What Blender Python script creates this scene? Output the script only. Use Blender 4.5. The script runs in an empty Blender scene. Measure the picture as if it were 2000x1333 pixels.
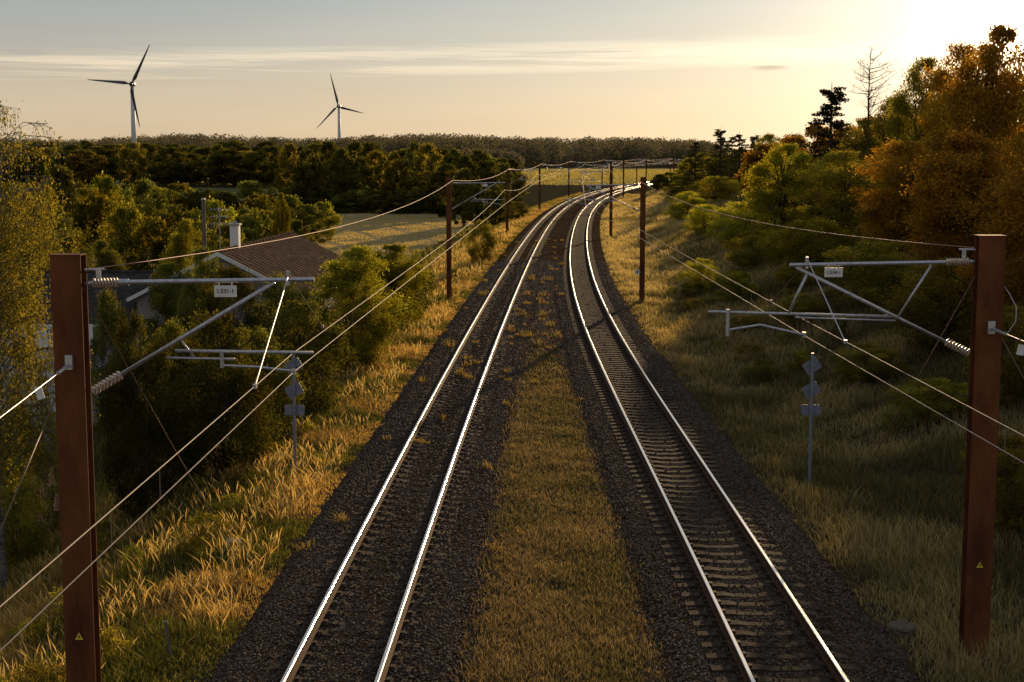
import bpy, math, random
import numpy as np
from mathutils import Vector, Matrix
random.seed(7); rng = np.random.default_rng(7)
D = bpy.data; scene = bpy.context.scene; col = scene.collection
scene.view_settings.view_transform = 'Standard'; scene.view_settings.look = 'None'; scene.view_settings.exposure = 0
F = 2900.0; HC = 8.4; PITCH = math.atan(366.5 / F)
SP, CP = math.sin(PITCH), math.cos(PITCH)
R = math.radians

# ------------------------------------------------------------------ survey helpers
def P(px, py, Y):
    a = (px - 1000) / F; b = -(py - 666.5) / F
    t = Y / (CP + b * SP)
    return Vector((a * t, Y, HC + (-SP + b * CP) * t))
def G(px, py, z):
    a = (px - 1000) / F; b = -(py - 666.5) / F
    t = (z - HC) / (-SP + b * CP)
    return Vector((a * t, (CP + b * SP) * t, z))

# ------------------------------------------------------------------ track alignment
_ty = np.array([-20, 0, 23.6, 40.6, 52.4, 81, 122, 160, 203, 232, 300, 370, 440.])
_tx = np.array([-3.8, -3.4, -2.85, -2.42, -2.05, -.95, .9, 2.76, 5.3, 7.6, 14.6, 25.6, 40.])
_pc = np.polyfit(_ty / 100, _tx, 5)
def xL(y):
    y = np.asarray(y, float)
    yc = np.clip(y, -20, 440)
    v = np.polyval(_pc, yc / 100)
    m0 = (np.polyval(_pc, 4.4) - np.polyval(_pc, 4.39)) / 1.0
    t = np.clip(y - 440, 0, None); tc = np.minimum(t, 260)
    v = v + m0 * t + 3.3e-4 * tc * tc + 3.3e-4 * 2 * 260 * np.clip(t - 260, 0, None) * .3
    mn = (np.polyval(_pc, -.19) - np.polyval(_pc, -.2)) / 1.0
    return v + mn * np.clip(y + 20, None, 0)
def sep(y):
    y = np.asarray(y, float)
    return 4.55 + 3.4 * np.exp(-np.clip(y, 0, None) ** 2 / 4340)
def xR(y): return xL(y) + sep(y)
def sst(t): t = np.clip(t, 0, 1); return t * t * (3 - 2 * t)
_tab = np.random.default_rng(99).random((256, 256))
def vn(x, y):
    i = np.floor(x).astype(int); j = np.floor(y).astype(int); fx_ = x - i; fy_ = y - j
    fx_ = fx_ * fx_ * (3 - 2 * fx_); fy_ = fy_ * fy_ * (3 - 2 * fy_)
    a = _tab[i % 256, j % 256]; b = _tab[(i + 1) % 256, j % 256]; c = _tab[i % 256, (j + 1) % 256]; d = _tab[(i + 1) % 256, (j + 1) % 256]
    return (a * (1 - fx_) + b * fx_) * (1 - fy_) + (c * (1 - fx_) + d * fx_) * fy_
def pn(x, y, s=1.0, o=0.0):
    x = np.asarray(x, float) * s + o * 17.3 + 512.2; y = np.asarray(y, float) * s - o * 11.7 + 512.7
    v = (vn(x, y) + .5 * vn(x * 2.13 + 5, y * 2.13) + .25 * vn(x * 4.3, y * 4.3 + 9)) / 1.75
    return np.clip((v - .5) * 1.6 + .5, 0, 1)
def gz(x, y):
    x = np.asarray(x, float); y = np.asarray(y, float)
    uL = x - xL(y); uR = x - xR(y)
    z = np.full(np.broadcast(x, y).shape, -.42) + 0 * x
    z = z + .20 * np.clip((2.2 - np.abs(uL)) / .4, 0, 1)
    z = np.maximum(z, -.42 + .18 * np.clip((2.2 - np.abs(uR)) / .4, 0, 1))
    mid = (uL > 2) & (uR < -2)
    z = np.where(mid, -.36 + .10 * sst((y - 58) / 12), z)
    dl = 2.6 - 1.6 * sst((y - 300) / 220)
    z = z - dl * sst((-uL - 2.7) / 9.5)
    t = uR - 2.6
    rise = (3.2 - 2.6 * sst((y - 330) / 150))
    z = z - .25 * sst(t / 1.2) + (rise + .25) * sst((t - 1.4) / 15)
    far = sst((np.abs(uL) - 5) / 10)
    z = z + far * (.5 * (pn(x, y, .07) - .5) + .2 * (pn(x, y, .3, 3) - .5)) * (1 - .8 * sst((y - 400) / 300))
    return z
def gz1(x, y): return float(gz(np.array([x]), np.array([y]))[0])
def GT(px, py):
    z = -1.
    for _ in range(12):
        g = G(px, py, z); z = .5 * z + .5 * gz1(g.x, g.y)
    g.z = gz1(g.x, g.y); return g

# ------------------------------------------------------------------ tagging
def tag(o, label=None, cat=None, group=None, kind=None):
    if label: o['label'] = label
    if cat: o['category'] = cat
    if group: o['group'] = group
    if kind: o['kind'] = kind
    return o
def empty(name, loc, rz=0, label=None, cat=None, group=None):
    o = D.objects.new(name, None); col.objects.link(o)
    o.location = loc; o.rotation_euler.z = rz; o.empty_display_size = .3
    return tag(o, label, cat, group)
def link(name, me, parent=None):
    o = D.objects.new(name, me); col.objects.link(o)
    if parent is not None: o.parent = parent
    return o

# ------------------------------------------------------------------ mesh builder
class MB:
    def __init__(s): s.v = []; s.f = []; s.mi = []
    def add(s, v, f, m=0):
        n = len(s.v); s.v += [tuple(p) for p in v]
        s.f += [tuple(i + n for i in q) for q in f]; s.mi += [m] * len(f)
    def box(s, c, d, rot=None, m=0):
        hx, hy, hz = d[0] / 2, d[1] / 2, d[2] / 2
        v = [Vector((x, y, z)) for x in (-hx, hx) for y in (-hy, hy) for z in (-hz, hz)]
        if rot is not None: v = [rot @ p for p in v]
        v = [p + Vector(c) for p in v]
        s.add(v, [(0, 1, 3, 2), (4, 6, 7, 5), (0, 4, 5, 1), (2, 3, 7, 6), (0, 2, 6, 4), (1, 5, 7, 3)], m)
    def tube(s, pts, rad, seg=8, m=0):
        pts = [Vector(p) for p in pts]
        if not hasattr(rad, '__len__'): rad = [rad] * len(pts)
        n = len(pts); vs = []; up = None
        for i, p in enumerate(pts):
            t = (pts[min(i + 1, n - 1)] - pts[max(i - 1, 0)])
            if t.length < 1e-9: t = Vector((0, 0, 1))
            t.normalize()
            if up is None:
                up = Vector((0, 0, 1)) if abs(t.z) < .9 else Vector((1, 0, 0))
            a = t.cross(up).normalized(); b = a.cross(t).normalized(); up = b
            for k in range(seg):
                th = 2 * math.pi * k / seg
                vs.append(p + (a * math.cos(th) + b * math.sin(th)) * rad[i])
        fs = []
        for i in range(n - 1):
            for k in range(seg):
                k2 = (k + 1) % seg
                fs.append((i * seg + k, i * seg + k2, (i + 1) * seg + k2, (i + 1) * seg + k))
        fs.append(tuple(range(seg))[::-1]); fs.append(tuple((n - 1) * seg + k for k in range(seg)))
        s.add(vs, fs, m)
    def prism(s, pts, y0, y1, m=0):            # polygon in XZ thickened along Y
        n = len(pts)
        v = [(p[0], y0, p[1]) for p in pts] + [(p[0], y1, p[1]) for p in pts]
        f = [tuple(range(n)), tuple(range(n, 2 * n))[::-1]]
        f += [(i, (i + 1) % n, n + (i + 1) % n, n + i) for i in range(n)]
        s.add(v, f, m)
    def build(s, name, mats, parent=None, smooth=False):
        me = D.meshes.new(name); me.from_pydata(s.v, [], s.f)
        if not isinstance(mats, (list, tuple)): mats = [mats]
        for m in mats: me.materials.append(m)
        if len(mats) > 1: me.polygons.foreach_set('material_index', s.mi)
        if smooth: me.polygons.foreach_set('use_smooth', [True] * len(me.polygons))
        me.update()
        return link(name, me, parent)
def quad_mesh(name, V, Q, C=None, mat=None):
    me = D.meshes.new(name); V = np.ascontiguousarray(V, np.float32); Q = np.ascontiguousarray(Q, np.int32)
    me.vertices.add(len(V)); me.vertices.foreach_set('co', V.ravel())
    k = Q.shape[1]
    me.loops.add(Q.size); me.loops.foreach_set('vertex_index', Q.ravel())
    me.polygons.add(len(Q)); me.polygons.foreach_set('loop_start', np.arange(0, Q.size, k, dtype=np.int32))
    if C is not None:
        a = me.color_attributes.new('Col', 'FLOAT_COLOR', 'POINT')
        c4_ = np.ones((len(V), 4), np.float32); c4_[:, :3] = C
        a.data.foreach_set('color', c4_.ravel())
    if mat: me.materials.append(mat)
    me.update(calc_edges=True); me.validate()
    return me

# ------------------------------------------------------------------ materials
def newmat(name):
    m = D.materials.new(name); m.use_nodes = True
    nt = m.node_tree; nt.nodes.clear()
    out = nt.nodes.new('ShaderNodeOutputMaterial')
    return m, nt, out
def N(nt, t, **kw):
    n = nt.nodes.new(t)
    for k, v in kw.items():
        if k in n.inputs: n.inputs[k].default_value = v
        else: setattr(n, k, v)
    return n
def c4(c): return (c[0], c[1], c[2], 1)
def surf(name, c1, c2, scale=5, rough=.8, metal=0., bump=.3, stretch=(1, 1, 1), detail=6, dist=.02):
    m, nt, out = newmat(name); L = nt.links
    tc = N(nt, 'ShaderNodeTexCoord'); mp = N(nt, 'ShaderNodeMapping'); mp.inputs['Scale'].default_value = stretch
    L.new(tc.outputs['Object'], mp.inputs['Vector'])
    nz = N(nt, 'ShaderNodeTexNoise', Scale=scale, Detail=detail, Roughness=.65); L.new(mp.outputs[0], nz.inputs['Vector'])
    cr = N(nt, 'ShaderNodeValToRGB'); cr.color_ramp.elements[0].position = .35; cr.color_ramp.elements[1].position = .65
    cr.color_ramp.elements[0].color = c4(c1); cr.color_ramp.elements[1].color = c4(c2)
    L.new(nz.outputs['Fac'], cr.inputs['Fac'])
    b = N(nt, 'ShaderNodeBsdfPrincipled'); b.inputs['Roughness'].default_value = rough; b.inputs['Metallic'].default_value = metal
    if rough >= .8: b.inputs['Specular IOR Level'].default_value = .08
    L.new(cr.outputs['Color'], b.inputs['Base Color'])
    if bump:
        bp = N(nt, 'ShaderNodeBump', Strength=bump, Distance=dist); L.new(nz.outputs['Fac'], bp.inputs['Height']); L.new(bp.outputs[0], b.inputs['Normal'])
    L.new(b.outputs[0], out.inputs[0])
    return m
def leafmat(name, tint=(1, 1, 1), trans=.45, var=.3, tmul=(1.9, 1.75, .9)):
    m, nt, out = newmat(name); L = nt.links
    at = N(nt, 'ShaderNodeAttribute', attribute_name='Col')
    oi = N(nt, 'ShaderNodeObjectInfo')
    mr = N(nt, 'ShaderNodeMapRange'); mr.inputs['To Min'].default_value = 1 - var; mr.inputs['To Max'].default_value = 1 + var
    L.new(oi.outputs['Random'], mr.inputs['Value'])
    mx = N(nt, 'ShaderNodeVectorMath', operation='MULTIPLY'); mx.inputs[1].default_value = tint; L.new(at.outputs['Color'], mx.inputs[0])
    sc = N(nt, 'ShaderNodeVectorMath', operation='SCALE'); L.new(mx.outputs[0], sc.inputs[0]); L.new(mr.outputs[0], sc.inputs['Scale'])
    hs = N(nt, 'ShaderNodeHueSaturation')
    m2 = N(nt, 'ShaderNodeMath', operation='MULTIPLY_ADD'); m2.inputs[1].default_value = .03; m2.inputs[2].default_value = .487
    L.new(oi.outputs['Random'], m2.inputs[0]); L.new(m2.outputs[0], hs.inputs['Hue']); L.new(sc.outputs[0], hs.inputs['Color'])
    d = N(nt, 'ShaderNodeBsdfDiffuse'); t = N(nt, 'ShaderNodeBsdfTranslucent')
    tm = N(nt, 'ShaderNodeVectorMath', operation='MULTIPLY'); tm.inputs[1].default_value = tmul
    L.new(hs.outputs[0], d.inputs['Color']); L.new(hs.outputs[0], tm.inputs[0]); L.new(tm.outputs[0], t.inputs['Color'])
    ms = N(nt, 'ShaderNodeMixShader'); ms.inputs[0].default_value = trans
    L.new(d.outputs[0], ms.inputs[1]); L.new(t.outputs[0], ms.inputs[2])
    L.new(ms.outputs[0], out.inputs[0])
    return m
def flat(name, c, rough=.6, metal=0.):
    return surf(name, [v * .85 for v in c], c, 9, rough, metal, .05)

M = {}
M['rust'] = surf('rusted_steel', (.075, .025, .011), (.18, .064, .024), 2.2, .8, 0., .5, (1, 1, .3), 9)
M['galv'] = surf('galvanised_steel', (.34, .34, .36), (.54, .54, .56), 14, .42, .75, .06)
M['insul'] = surf('insulator_brown', (.34, .25, .19), (.46, .36, .28), 8, .3, 0, 0)
M['white'] = flat('white_paint', (.72, .72, .70), .5)
M['black'] = flat('black_paint', (.02, .02, .02), .5)
M['yellow'] = flat('warning_yellow', (.75, .55, .03), .5)
M['wire'] = surf('copper_wire', (.20, .16, .13), (.28, .22, .18), 6, .7, .2, 0)
M['feeder'] = surf('feeder_wire_glint', (.30, .15, .11), (.38, .20, .15), 6, .7, .2, 0)  # reddish glint put into the wire's base colour
M['guy'] = surf('guy_wire_steel', (.13, .075, .045), (.18, .11, .07), 6, .6, .4, 0)
M['railside'] = surf('rail_rust', (.05, .025, .014), (.11, .052, .027), 8, .8, .1, .3)
M['railtop'] = surf('rail_polished', (.58, .57, .55), (.72, .71, .69), 30, .17, 1., .02, (3, .15, 1))
M['sleeper'] = surf('weathered_concrete', (.026, .018, .012), (.062, .045, .031), 9, .95, 0, .5)
M['clip'] = surf('clip_steel', (.03, .02, .014), (.06, .038, .025), 20, .8, .1, 0)
M['signback'] = surf('sign_back_grey', (.16, .17, .22), (.24, .25, .31), 7, .5, .3, .05)
M['concrete'] = surf('pale_concrete', (.16, .145, .125), (.28, .26, .22), 12, .9, 0, .5)
M['capstone'] = surf('weathered_cap', (.07, .055, .04), (.15, .12, .09), 12, .9, 0, .5)
M['bark'] = surf('bark_brown', (.035, .025, .018), (.08, .06, .045), 6, .95, 0, .8, (2, 2, .4))
M['birchbark'] = surf('bark_birch', (.05, .045, .04), (.22, .20, .18), 4, .85, 0, .5, (.6, .6, 3))
M['wall_white'] = surf('white_render', (.50, .49, .47), (.64, .63, .60), 3, .9, 0, .2)
M['cabinet'] = surf('cabinet_grey', (.28, .28, .27), (.38, .38, .36), 4, .6, 0, .05)
M['glass'] = surf('window_glass', (.02, .025, .03), (.04, .045, .05), 2, .1, 0, 0)
M['flatroof'] = surf('felt_roof', (.16, .16, .165), (.27, .27, .27), 2, .85, 0, .3)
M['wood'] = surf('weathered_wood', (.10, .085, .07), (.19, .16, .13), 5, .9, 0, .4, (4, 4, .4))
M['tower'] = surf('turbine_white', (.55, .56, .58), (.66, .67, .68), .2, .5, 0, 0)
M['blade'] = surf('turbine_backlit_grey', (.05, .055, .07), (.08, .085, .10), .2, .5, 0, 0)  # backlit darkness of the blades put into the base colour

def roofmat(name, c1, c2, axis=1, freq=6.):
    m, nt, out = newmat(name); L = nt.links
    tc = N(nt, 'ShaderNodeTexCoord'); sx = N(nt, 'ShaderNodeSeparateXYZ'); L.new(tc.outputs['Object'], sx.inputs[0])
    w = N(nt, 'ShaderNodeMath', operation='MULTIPLY'); w.inputs[1].default_value = freq * 2 * math.pi / 1.5; L.new(sx.outputs[axis], w.inputs[0])
    s = N(nt, 'ShaderNodeMath', operation='SINE'); L.new(w.outputs[0], s.inputs[0])
    nz = N(nt, 'ShaderNodeTexNoise', Scale=3., Detail=6.); L.new(tc.outputs['Object'], nz.inputs['Vector'])
    cr = N(nt, 'ShaderNodeValToRGB'); cr.color_ramp.elements[0].position = .35; cr.color_ramp.elements[1].position = .65
    cr.color_ramp.elements[0].color = c4(c1); cr.color_ramp.elements[1].color = c4(c2); L.new(nz.outputs[0], cr.inputs[0])
    b = N(nt, 'ShaderNodeBsdfDiffuse'); L.new(cr.outputs[0], b.inputs['Color'])
    bp = N(nt, 'ShaderNodeBump', Strength=.6, Distance=.05); L.new(s.outputs[0], bp.inputs['Height']); L.new(bp.outputs[0], b.inputs['Normal'])
    L.new(b.outputs[0], out.inputs[0]); return m
M['roof_brown'] = roofmat('corrugated_roof', (.065, .044, .032), (.12, .085, .062), 1, 2.)
M['roof_dark'] = roofmat('dark_tile_roof', (.035, .03, .028), (.065, .058, .052), 0, 3)

def groundmat(name, cols, s1, s2, bump, dist):
    m, nt, out = newmat(name); L = nt.links
    tc = N(nt, 'ShaderNodeTexCoord')
    n1 = N(nt, 'ShaderNodeTexNoise', Scale=s1, Detail=5.); n2 = N(nt, 'ShaderNodeTexNoise', Scale=s2, Detail=8., Roughness=.75)
    L.new(tc.outputs['Object'], n1.inputs['Vector']); L.new(tc.outputs['Object'], n2.inputs['Vector'])
    r1 = N(nt, 'ShaderNodeValToRGB'); r1.color_ramp.elements[0].position = .4; r1.color_ramp.elements[1].position = .6
    r1.color_ramp.elements[0].color = c4(cols[0]); r1.color_ramp.elements[1].color = c4(cols[1]); L.new(n1.outputs[0], r1.inputs[0])
    r2 = N(nt, 'ShaderNodeValToRGB'); r2.color_ramp.elements[0].position = .3; r2.color_ramp.elements[1].position = .7
    r2.color_ramp.elements[0].color = c4([.45] * 3); r2.color_ramp.elements[1].color = c4([1.4] * 3); L.new(n2.outputs[0], r2.inputs[0])
    mx = N(nt, 'ShaderNodeVectorMath', operation='MULTIPLY'); L.new(r1.outputs[0], mx.inputs[0]); L.new(r2.outputs[0], mx.inputs[1])
    b = N(nt, 'ShaderNodeBsdfDiffuse'); L.new(mx.outputs[0], b.inputs['Color'])
    bp = N(nt, 'ShaderNodeBump', Strength=bump, Distance=dist); L.new(n2.outputs[0], bp.inputs['Height']); L.new(bp.outputs[0], b.inputs['Normal'])
    L.new(b.outputs[0], out.inputs[0]); return m
M['ground'] = groundmat('rough_grass_ground', [(.075, .058, .03), (.05, .05, .024)], .25, 5., 1., .15)
M['meadow'] = groundmat('mown_meadow', [(.40, .31, .16), (.32, .26, .12)], .08, 1.2, .9, .25)
M['field'] = groundmat('green_field', [(.12, .13, .045), (.15, .14, .05)], .03, .6, .8, .3)
M['crop'] = groundmat('crop_field', [(.30, .26, .11), (.21, .21, .09)], .02, .4, .8, .4)
def ballastmat():
    m, nt, out = newmat('ballast_gravel'); L = nt.links
    tc = N(nt, 'ShaderNodeTexCoord')
    v = N(nt, 'ShaderNodeTexVoronoi', Scale=17.); L.new(tc.outputs['Object'], v.inputs['Vector'])
    n = N(nt, 'ShaderNodeTexNoise', Scale=.5, Detail=6.); L.new(tc.outputs['Object'], n.inputs['Vector'])
    bw = N(nt, 'ShaderNodeSeparateColor'); L.new(v.outputs['Color'], bw.inputs[0])
    r = N(nt, 'ShaderNodeValToRGB'); r.color_ramp.elements[0].color = (.028, .019, .013, 1); r.color_ramp.elements[1].color = (.11, .082, .058, 1)
    L.new(bw.outputs[0], r.inputs[0])
    r2 = N(nt, 'ShaderNodeValToRGB'); r2.color_ramp.elements[0].position = .35; r2.color_ramp.elements[1].position = .65
    r2.color_ramp.elements[0].color = (.65, .55, .42, 1); r2.color_ramp.elements[1].color = (1.05, 1.0, .96, 1); L.new(n.outputs[0], r2.inputs[0])
    mx = N(nt, 'ShaderNodeVectorMath', operation='MULTIPLY'); L.new(r.outputs[0], mx.inputs[0]); L.new(r2.outputs[0], mx.inputs[1])
    b = N(nt, 'ShaderNodeBsdfDiffuse'); L.new(mx.outputs[0], b.inputs['Color'])
    bp = N(nt, 'ShaderNodeBump', Strength=1., Distance=.05, invert=True); L.new(v.outputs['Distance'], bp.inputs['Height']); L.new(bp.outputs[0], b.inputs['Normal'])
    L.new(b.outputs[0], out.inputs[0]); return m
M['ballast'] = ballastmat()
m, nt, out = newmat('stone'); at = N(nt, 'ShaderNodeAttribute', attribute_name='Col'); b = N(nt, 'ShaderNodeBsdfPrincipled', Roughness=.85)
b.inputs['Specular IOR Level'].default_value = .2
nt.links.new(at.outputs[0], b.inputs['Base Color']); nt.links.new(b.outputs[0], out.inputs[0]); M['stone'] = m
M['grass'] = leafmat('grass_blades', (1, 1, 1), .5, 0)
M['leaf'] = leafmat('leaves_green', (1.25, 1.2, 1.1))
M['leafdark'] = leafmat('leaves_dark_green', (1.0, .93, .85), .38)
M['leafgold'] = leafmat('leaves_yellow_green', (1.9, 1.65, .9), .52)
M['leafbacklit'] = leafmat('leaves_backlit_green', (2.6, 2.3, 1.2), .6)  # bright tint puts sunlight into leaves that stand in tree shade
M['leafglow'] = leafmat('leaves_glow_orange', (2.9, 1.75, 1.05), .62, .25, (1.9, 1.5, .9))  # warm sun glow and haze of the right wood, tinted into the leaves
M['leafscrub'] = leafmat('leaves_scrub', (2.0, 1.6, 1.2), .5)
M['needle'] = leafmat('needles', (.8, .65, .6), .3)
M['farhaze'] = leafmat('far_wood_haze_leaves', (1.9, 1.9, 3.4), .35, 0)  # aerial haze mixed into the leaf colour as a pale greyish tint

# ------------------------------------------------------------------ world
SUN_AZ, SUN_EL = R(14), R(8.5)
w = D.worlds.new('World'); scene.world = w; w.use_nodes = True
nt = w.node_tree; nt.nodes.clear(); L = nt.links
wo = N(nt, 'ShaderNodeOutputWorld'); bg = N(nt, 'ShaderNodeBackground'); bg.inputs['Strength'].default_value = 1.0
tc = N(nt, 'ShaderNodeTexCoord'); sx = N(nt, 'ShaderNodeSeparateXYZ'); L.new(tc.outputs['Generated'], sx.inputs[0])
def mth(op, a, b=None, c=None, clamp=False):
    n = N(nt, 'ShaderNodeMath', operation=op); n.use_clamp = clamp
    for i, q in enumerate((a, b, c)):
        if q is None: continue
        if isinstance(q, (int, float)): n.inputs[i].default_value = q
        else: L.new(q, n.inputs[i])
    return n.outputs[0]
def vscale(colr, f):
    n = N(nt, 'ShaderNodeVectorMath', operation='SCALE')
    if isinstance(colr, tuple): n.inputs[0].default_value = colr
    else: L.new(colr, n.inputs[0])
    if isinstance(f, (int, float)): n.inputs['Scale'].default_value = f
    else: L.new(f, n.inputs['Scale'])
    return n.outputs[0]
def vadd(a, b):
    n = N(nt, 'ShaderNodeVectorMath', operation='ADD'); L.new(a, n.inputs[0]); L.new(b, n.inputs[1]); return n.outputs[0]
z = sx.outputs[2]
zz = mth('MULTIPLY', z, 2.0, clamp=True)
cr = N(nt, 'ShaderNodeValToRGB'); e = cr.color_ramp
e.elements[0].position = 0; e.elements[0].color = (.64, .49, .31, 1)
e.elements[1].position = 1; e.elements[1].color = (.27, .29, .34, 1)
for pz, c in ((.07, (.57, .47, .34)), (.13, (.45, .43, .375)), (.2, (.34, .38, .39)), (.45, (.33, .35, .37))):
    q = e.elements.new(pz); q.color = c4(c)
L.new(zz, cr.inputs[0])
ga, ge = R(18.7), R(4.7)
dt = N(nt, 'ShaderNodeVectorMath', operation='DOT_PRODUCT'); dt.inputs[1].default_value = (math.sin(ga) * math.cos(ge), math.cos(ga) * math.cos(ge), math.sin(ge))
L.new(tc.outputs['Generated'], dt.inputs[0]); dv = mth('MAXIMUM', dt.outputs['Value'], 0.0)
g1 = vscale((.27, .25, .19), mth('POWER', dv, 14.)); g2 = vscale((.55, .46, .33), mth('POWER', dv, 130.)); g3 = vscale((5., 3.9, 2.3), mth('POWER', dv, 1300.)); g4 = vscale((90., 70., 42.), mth('POWER', dv, 14000.))
# streaks of cloud
mp = N(nt, 'ShaderNodeMapping'); mp.inputs['Scale'].default_value = (5, 5, 170); L.new(tc.outputs['Generated'], mp.inputs[0])
nz = N(nt, 'ShaderNodeTexNoise', Scale=1.1, Detail=9., Roughness=.62); L.new(mp.outputs[0], nz.inputs['Vector'])
cz = mth('MULTIPLY_ADD', sx.outputs[0], .022, .0625)
dz = mth('ABSOLUTE', mth('SUBTRACT', z, cz))
band = mth('SUBTRACT', 1.0, mth('DIVIDE', dz, .0105), clamp=True)
cl = mth('MULTIPLY', mth('MULTIPLY_ADD', nz.outputs[0], 7.0, -2.8, clamp=True), mth('POWER', band, .5))
fade = mth('MULTIPLY_ADD', sx.outputs[0], -7., 2.4, clamp=True)
cl = mth('MULTIPLY', cl, fade)
mp2 = N(nt, 'ShaderNodeMapping'); mp2.inputs['Scale'].default_value = (2.2, 2.2, 26); L.new(tc.outputs['Generated'], mp2.inputs[0])
nz2 = N(nt, 'ShaderNodeTexNoise', Scale=1., Detail=6.); L.new(mp2.outputs[0], nz2.inputs['Vector'])
veil = mth('MULTIPLY_ADD', nz2.outputs[0], .4, .8)
# one small grey cloud near the sun
ex = mth('POWER', mth('DIVIDE', mth('SUBTRACT', sx.outputs[0], .168), .014), 2.0); ez = mth('POWER', mth('DIVIDE', mth('SUBTRACT', z, .0553), .0020), 2.0)
puff = mth('MULTIPLY', mth('SUBTRACT', 1.0, mth('ADD', ex, ez), clamp=True), mth('MULTIPLY_ADD', nz.outputs[0], 4., -1.2, clamp=True))
dim = mth('SUBTRACT', 1.0, mth('MULTIPLY', puff, .5))
sky0 = vscale(cr.outputs[0], veil)
clc = vscale((.30, .22, .13), cl)
nish = N(nt, 'ShaderNodeTexSky'); nish.sky_type = 'NISHITA'; nish.sun_disc = False; nish.sun_elevation = SUN_EL; nish.sun_rotation = SUN_AZ
tot = vadd(vadd(vadd(vadd(sky0, g1), vadd(g2, g3)), g4), vadd(clc, vscale(nish.outputs[0], .004)))
tot = vscale(tot, dim)
L.new(tot, bg.inputs['Color']); L.new(bg.outputs[0], wo.inputs[0])
sl = D.lights.new('sun', 'SUN'); sl.energy = 5.0; sl.angle = R(.6); sl.color = (1, .68, .36)
so = D.objects.new('sun', sl); col.objects.link(so)
sd = Vector((math.sin(SUN_AZ) * math.cos(SUN_EL), math.cos(SUN_AZ) * math.cos(SUN_EL), math.sin(SUN_EL)))
so.rotation_euler = sd.to_track_quat('Z', 'Y').to_euler()
so.location = (60, 200, 60)

# ------------------------------------------------------------------ camera
cd = D.cameras.new('camera'); cd.sensor_width = 36; cd.lens = F / 2000 * 36; cd.clip_end = 12000
cam = D.objects.new('camera', cd); col.objects.link(cam); cam.location = (0, 0, HC); cam.rotation_euler = (math.pi / 2 - PITCH, 0, 0)
scene.camera = cam

# ------------------------------------------------------------------ ground sheet
us = list(np.arange(-16, -4, .5)) + list(np.arange(-4, 13, .2)) + list(np.arange(13, 34, .7))
q = -16.; st = .8; left = []
while q > -3500: st *= 1.08; q -= st; left.append(q)
q = 34.; st = .8; right = []
while q < 3500: st *= 1.09; q += st; right.append(q)
us = np.array(left[::-1] + us + right)
ys = list(np.arange(-40, 8, 4.)) + list(np.arange(8, 110, .45)); st = .5; q = ys[-1]
while q < 6500: st *= 1.03; q += st; ys.append(q)
ys = np.array(ys)
UU, YY = np.meshgrid(us, ys); XX = xL(YY) + UU; ZZ = gz(XX, YY)
V = np.stack([XX, YY, ZZ], -1).reshape(-1, 3); nc = len(us); nr = len(ys)
ii, jj = np.meshgrid(np.arange(nr - 1), np.arange(nc - 1), indexing='ij'); b0 = (ii * nc + jj).ravel()
Q = np.stack([b0, b0 + 1, b0 + nc + 1, b0 + nc], 1)
fc = V[Q].mean(1); fx, fy = fc[:, 0], fc[:, 1]
def is_ballast(x, y):
    e = 2.22 + .34 * (pn(x, y, 1.6) - .5) + .25 * (pn(x, y, 5, 1) - .5)
    uL = x - xL(y); uR = x - xR(y)
    mid = (uL > 0) & (uR < 0) & (y + 20 * (pn(x, y, .9, 5) - .5) > 66)
    return (np.abs(uL) < e) | (np.abs(uR) < e) | mid
def is_meadow(x, y):
    u = x - xL(y); return (u < -14.5 + 1.5 * pn(x, y, .3)) & (u > -48) & (y > 150 + 8 * pn(x, y, .1)) & (y < 282)
def is_field(x, y):
    u = x - xL(y); return (u < -34) & (u > -150) & (y > 300) & (y < 440)
def is_crop(x, y):
    u = x - xL(y); return ((u < -6) & (u > -300) & (y > 470) & (y < 1000)) | ((u > 9) & (y > 520) & (y < 1000) & (u < 200))
kb = is_ballast(fx, fy) & (fy < 900); km = is_meadow(fx, fy) & ~kb; kf = is_field(fx, fy) & ~km; kc = is_crop(fx, fy) & ~kb & ~kf
def submesh(name, mask, mat):
    q = Q[mask]; used, inv = np.unique(q, return_inverse=True)
    me = quad_mesh(name, V[used], inv.reshape(-1, 4), None, mat)
    me.polygons.foreach_set('use_smooth', np.ones(len(me.polygons), bool))
    return tag(link(name, me), kind='structure')
submesh('ground', ~(kb | km | kc | kf), M['ground']); submesh('ballast_bed', kb, M['ballast'])
submesh('meadow', km, M['meadow']); submesh('crop_field', kc, M['crop']); submesh('green_field', kf, M['field'])

# ------------------------------------------------------------------ ballast stones
def octa(n, P3, s, C, mat, name):
    base = np.array([[1, 0, 0], [0, 1, 0], [-1, 0, 0], [0, -1, 0], [0, 0, .8], [0, 0, -.8]], float)
    v = base[None] * (s[:, None, None] * rng.uniform(.6, 1.3, (n, 6, 1)))
    a = rng.uniform(0, 6.28, n); ca, sa = np.cos(a), np.sin(a)
    x = v[..., 0] * ca[:, None] - v[..., 1] * sa[:, None]; y = v[..., 0] * sa[:, None] + v[..., 1] * ca[:, None]
    tl = rng.normal(0, .35, (n, 1)); zz_ = v[..., 2] + x * tl
    v = np.stack([x, y, zz_], -1) + P3[:, None]
    f = np.array([[0, 1, 4], [1, 2, 4], [2, 3, 4], [3, 0, 4], [1, 0, 5], [2, 1, 5], [3, 2, 5], [0, 3, 5]])
    Q3 = (np.arange(n)[:, None, None] * 6 + f[None]).reshape(-1, 3)
    return quad_mesh(name, v.reshape(-1, 3), Q3, np.repeat(C, 6, 0), mat)
n = 160000
y = 20.5 * (120 / 20.5) ** rng.random(n); u = rng.uniform(-3.0, 3.0, n); sd_ = rng.random(n) < .5
x = np.where(sd_, xL(y), xR(y)) + u
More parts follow.
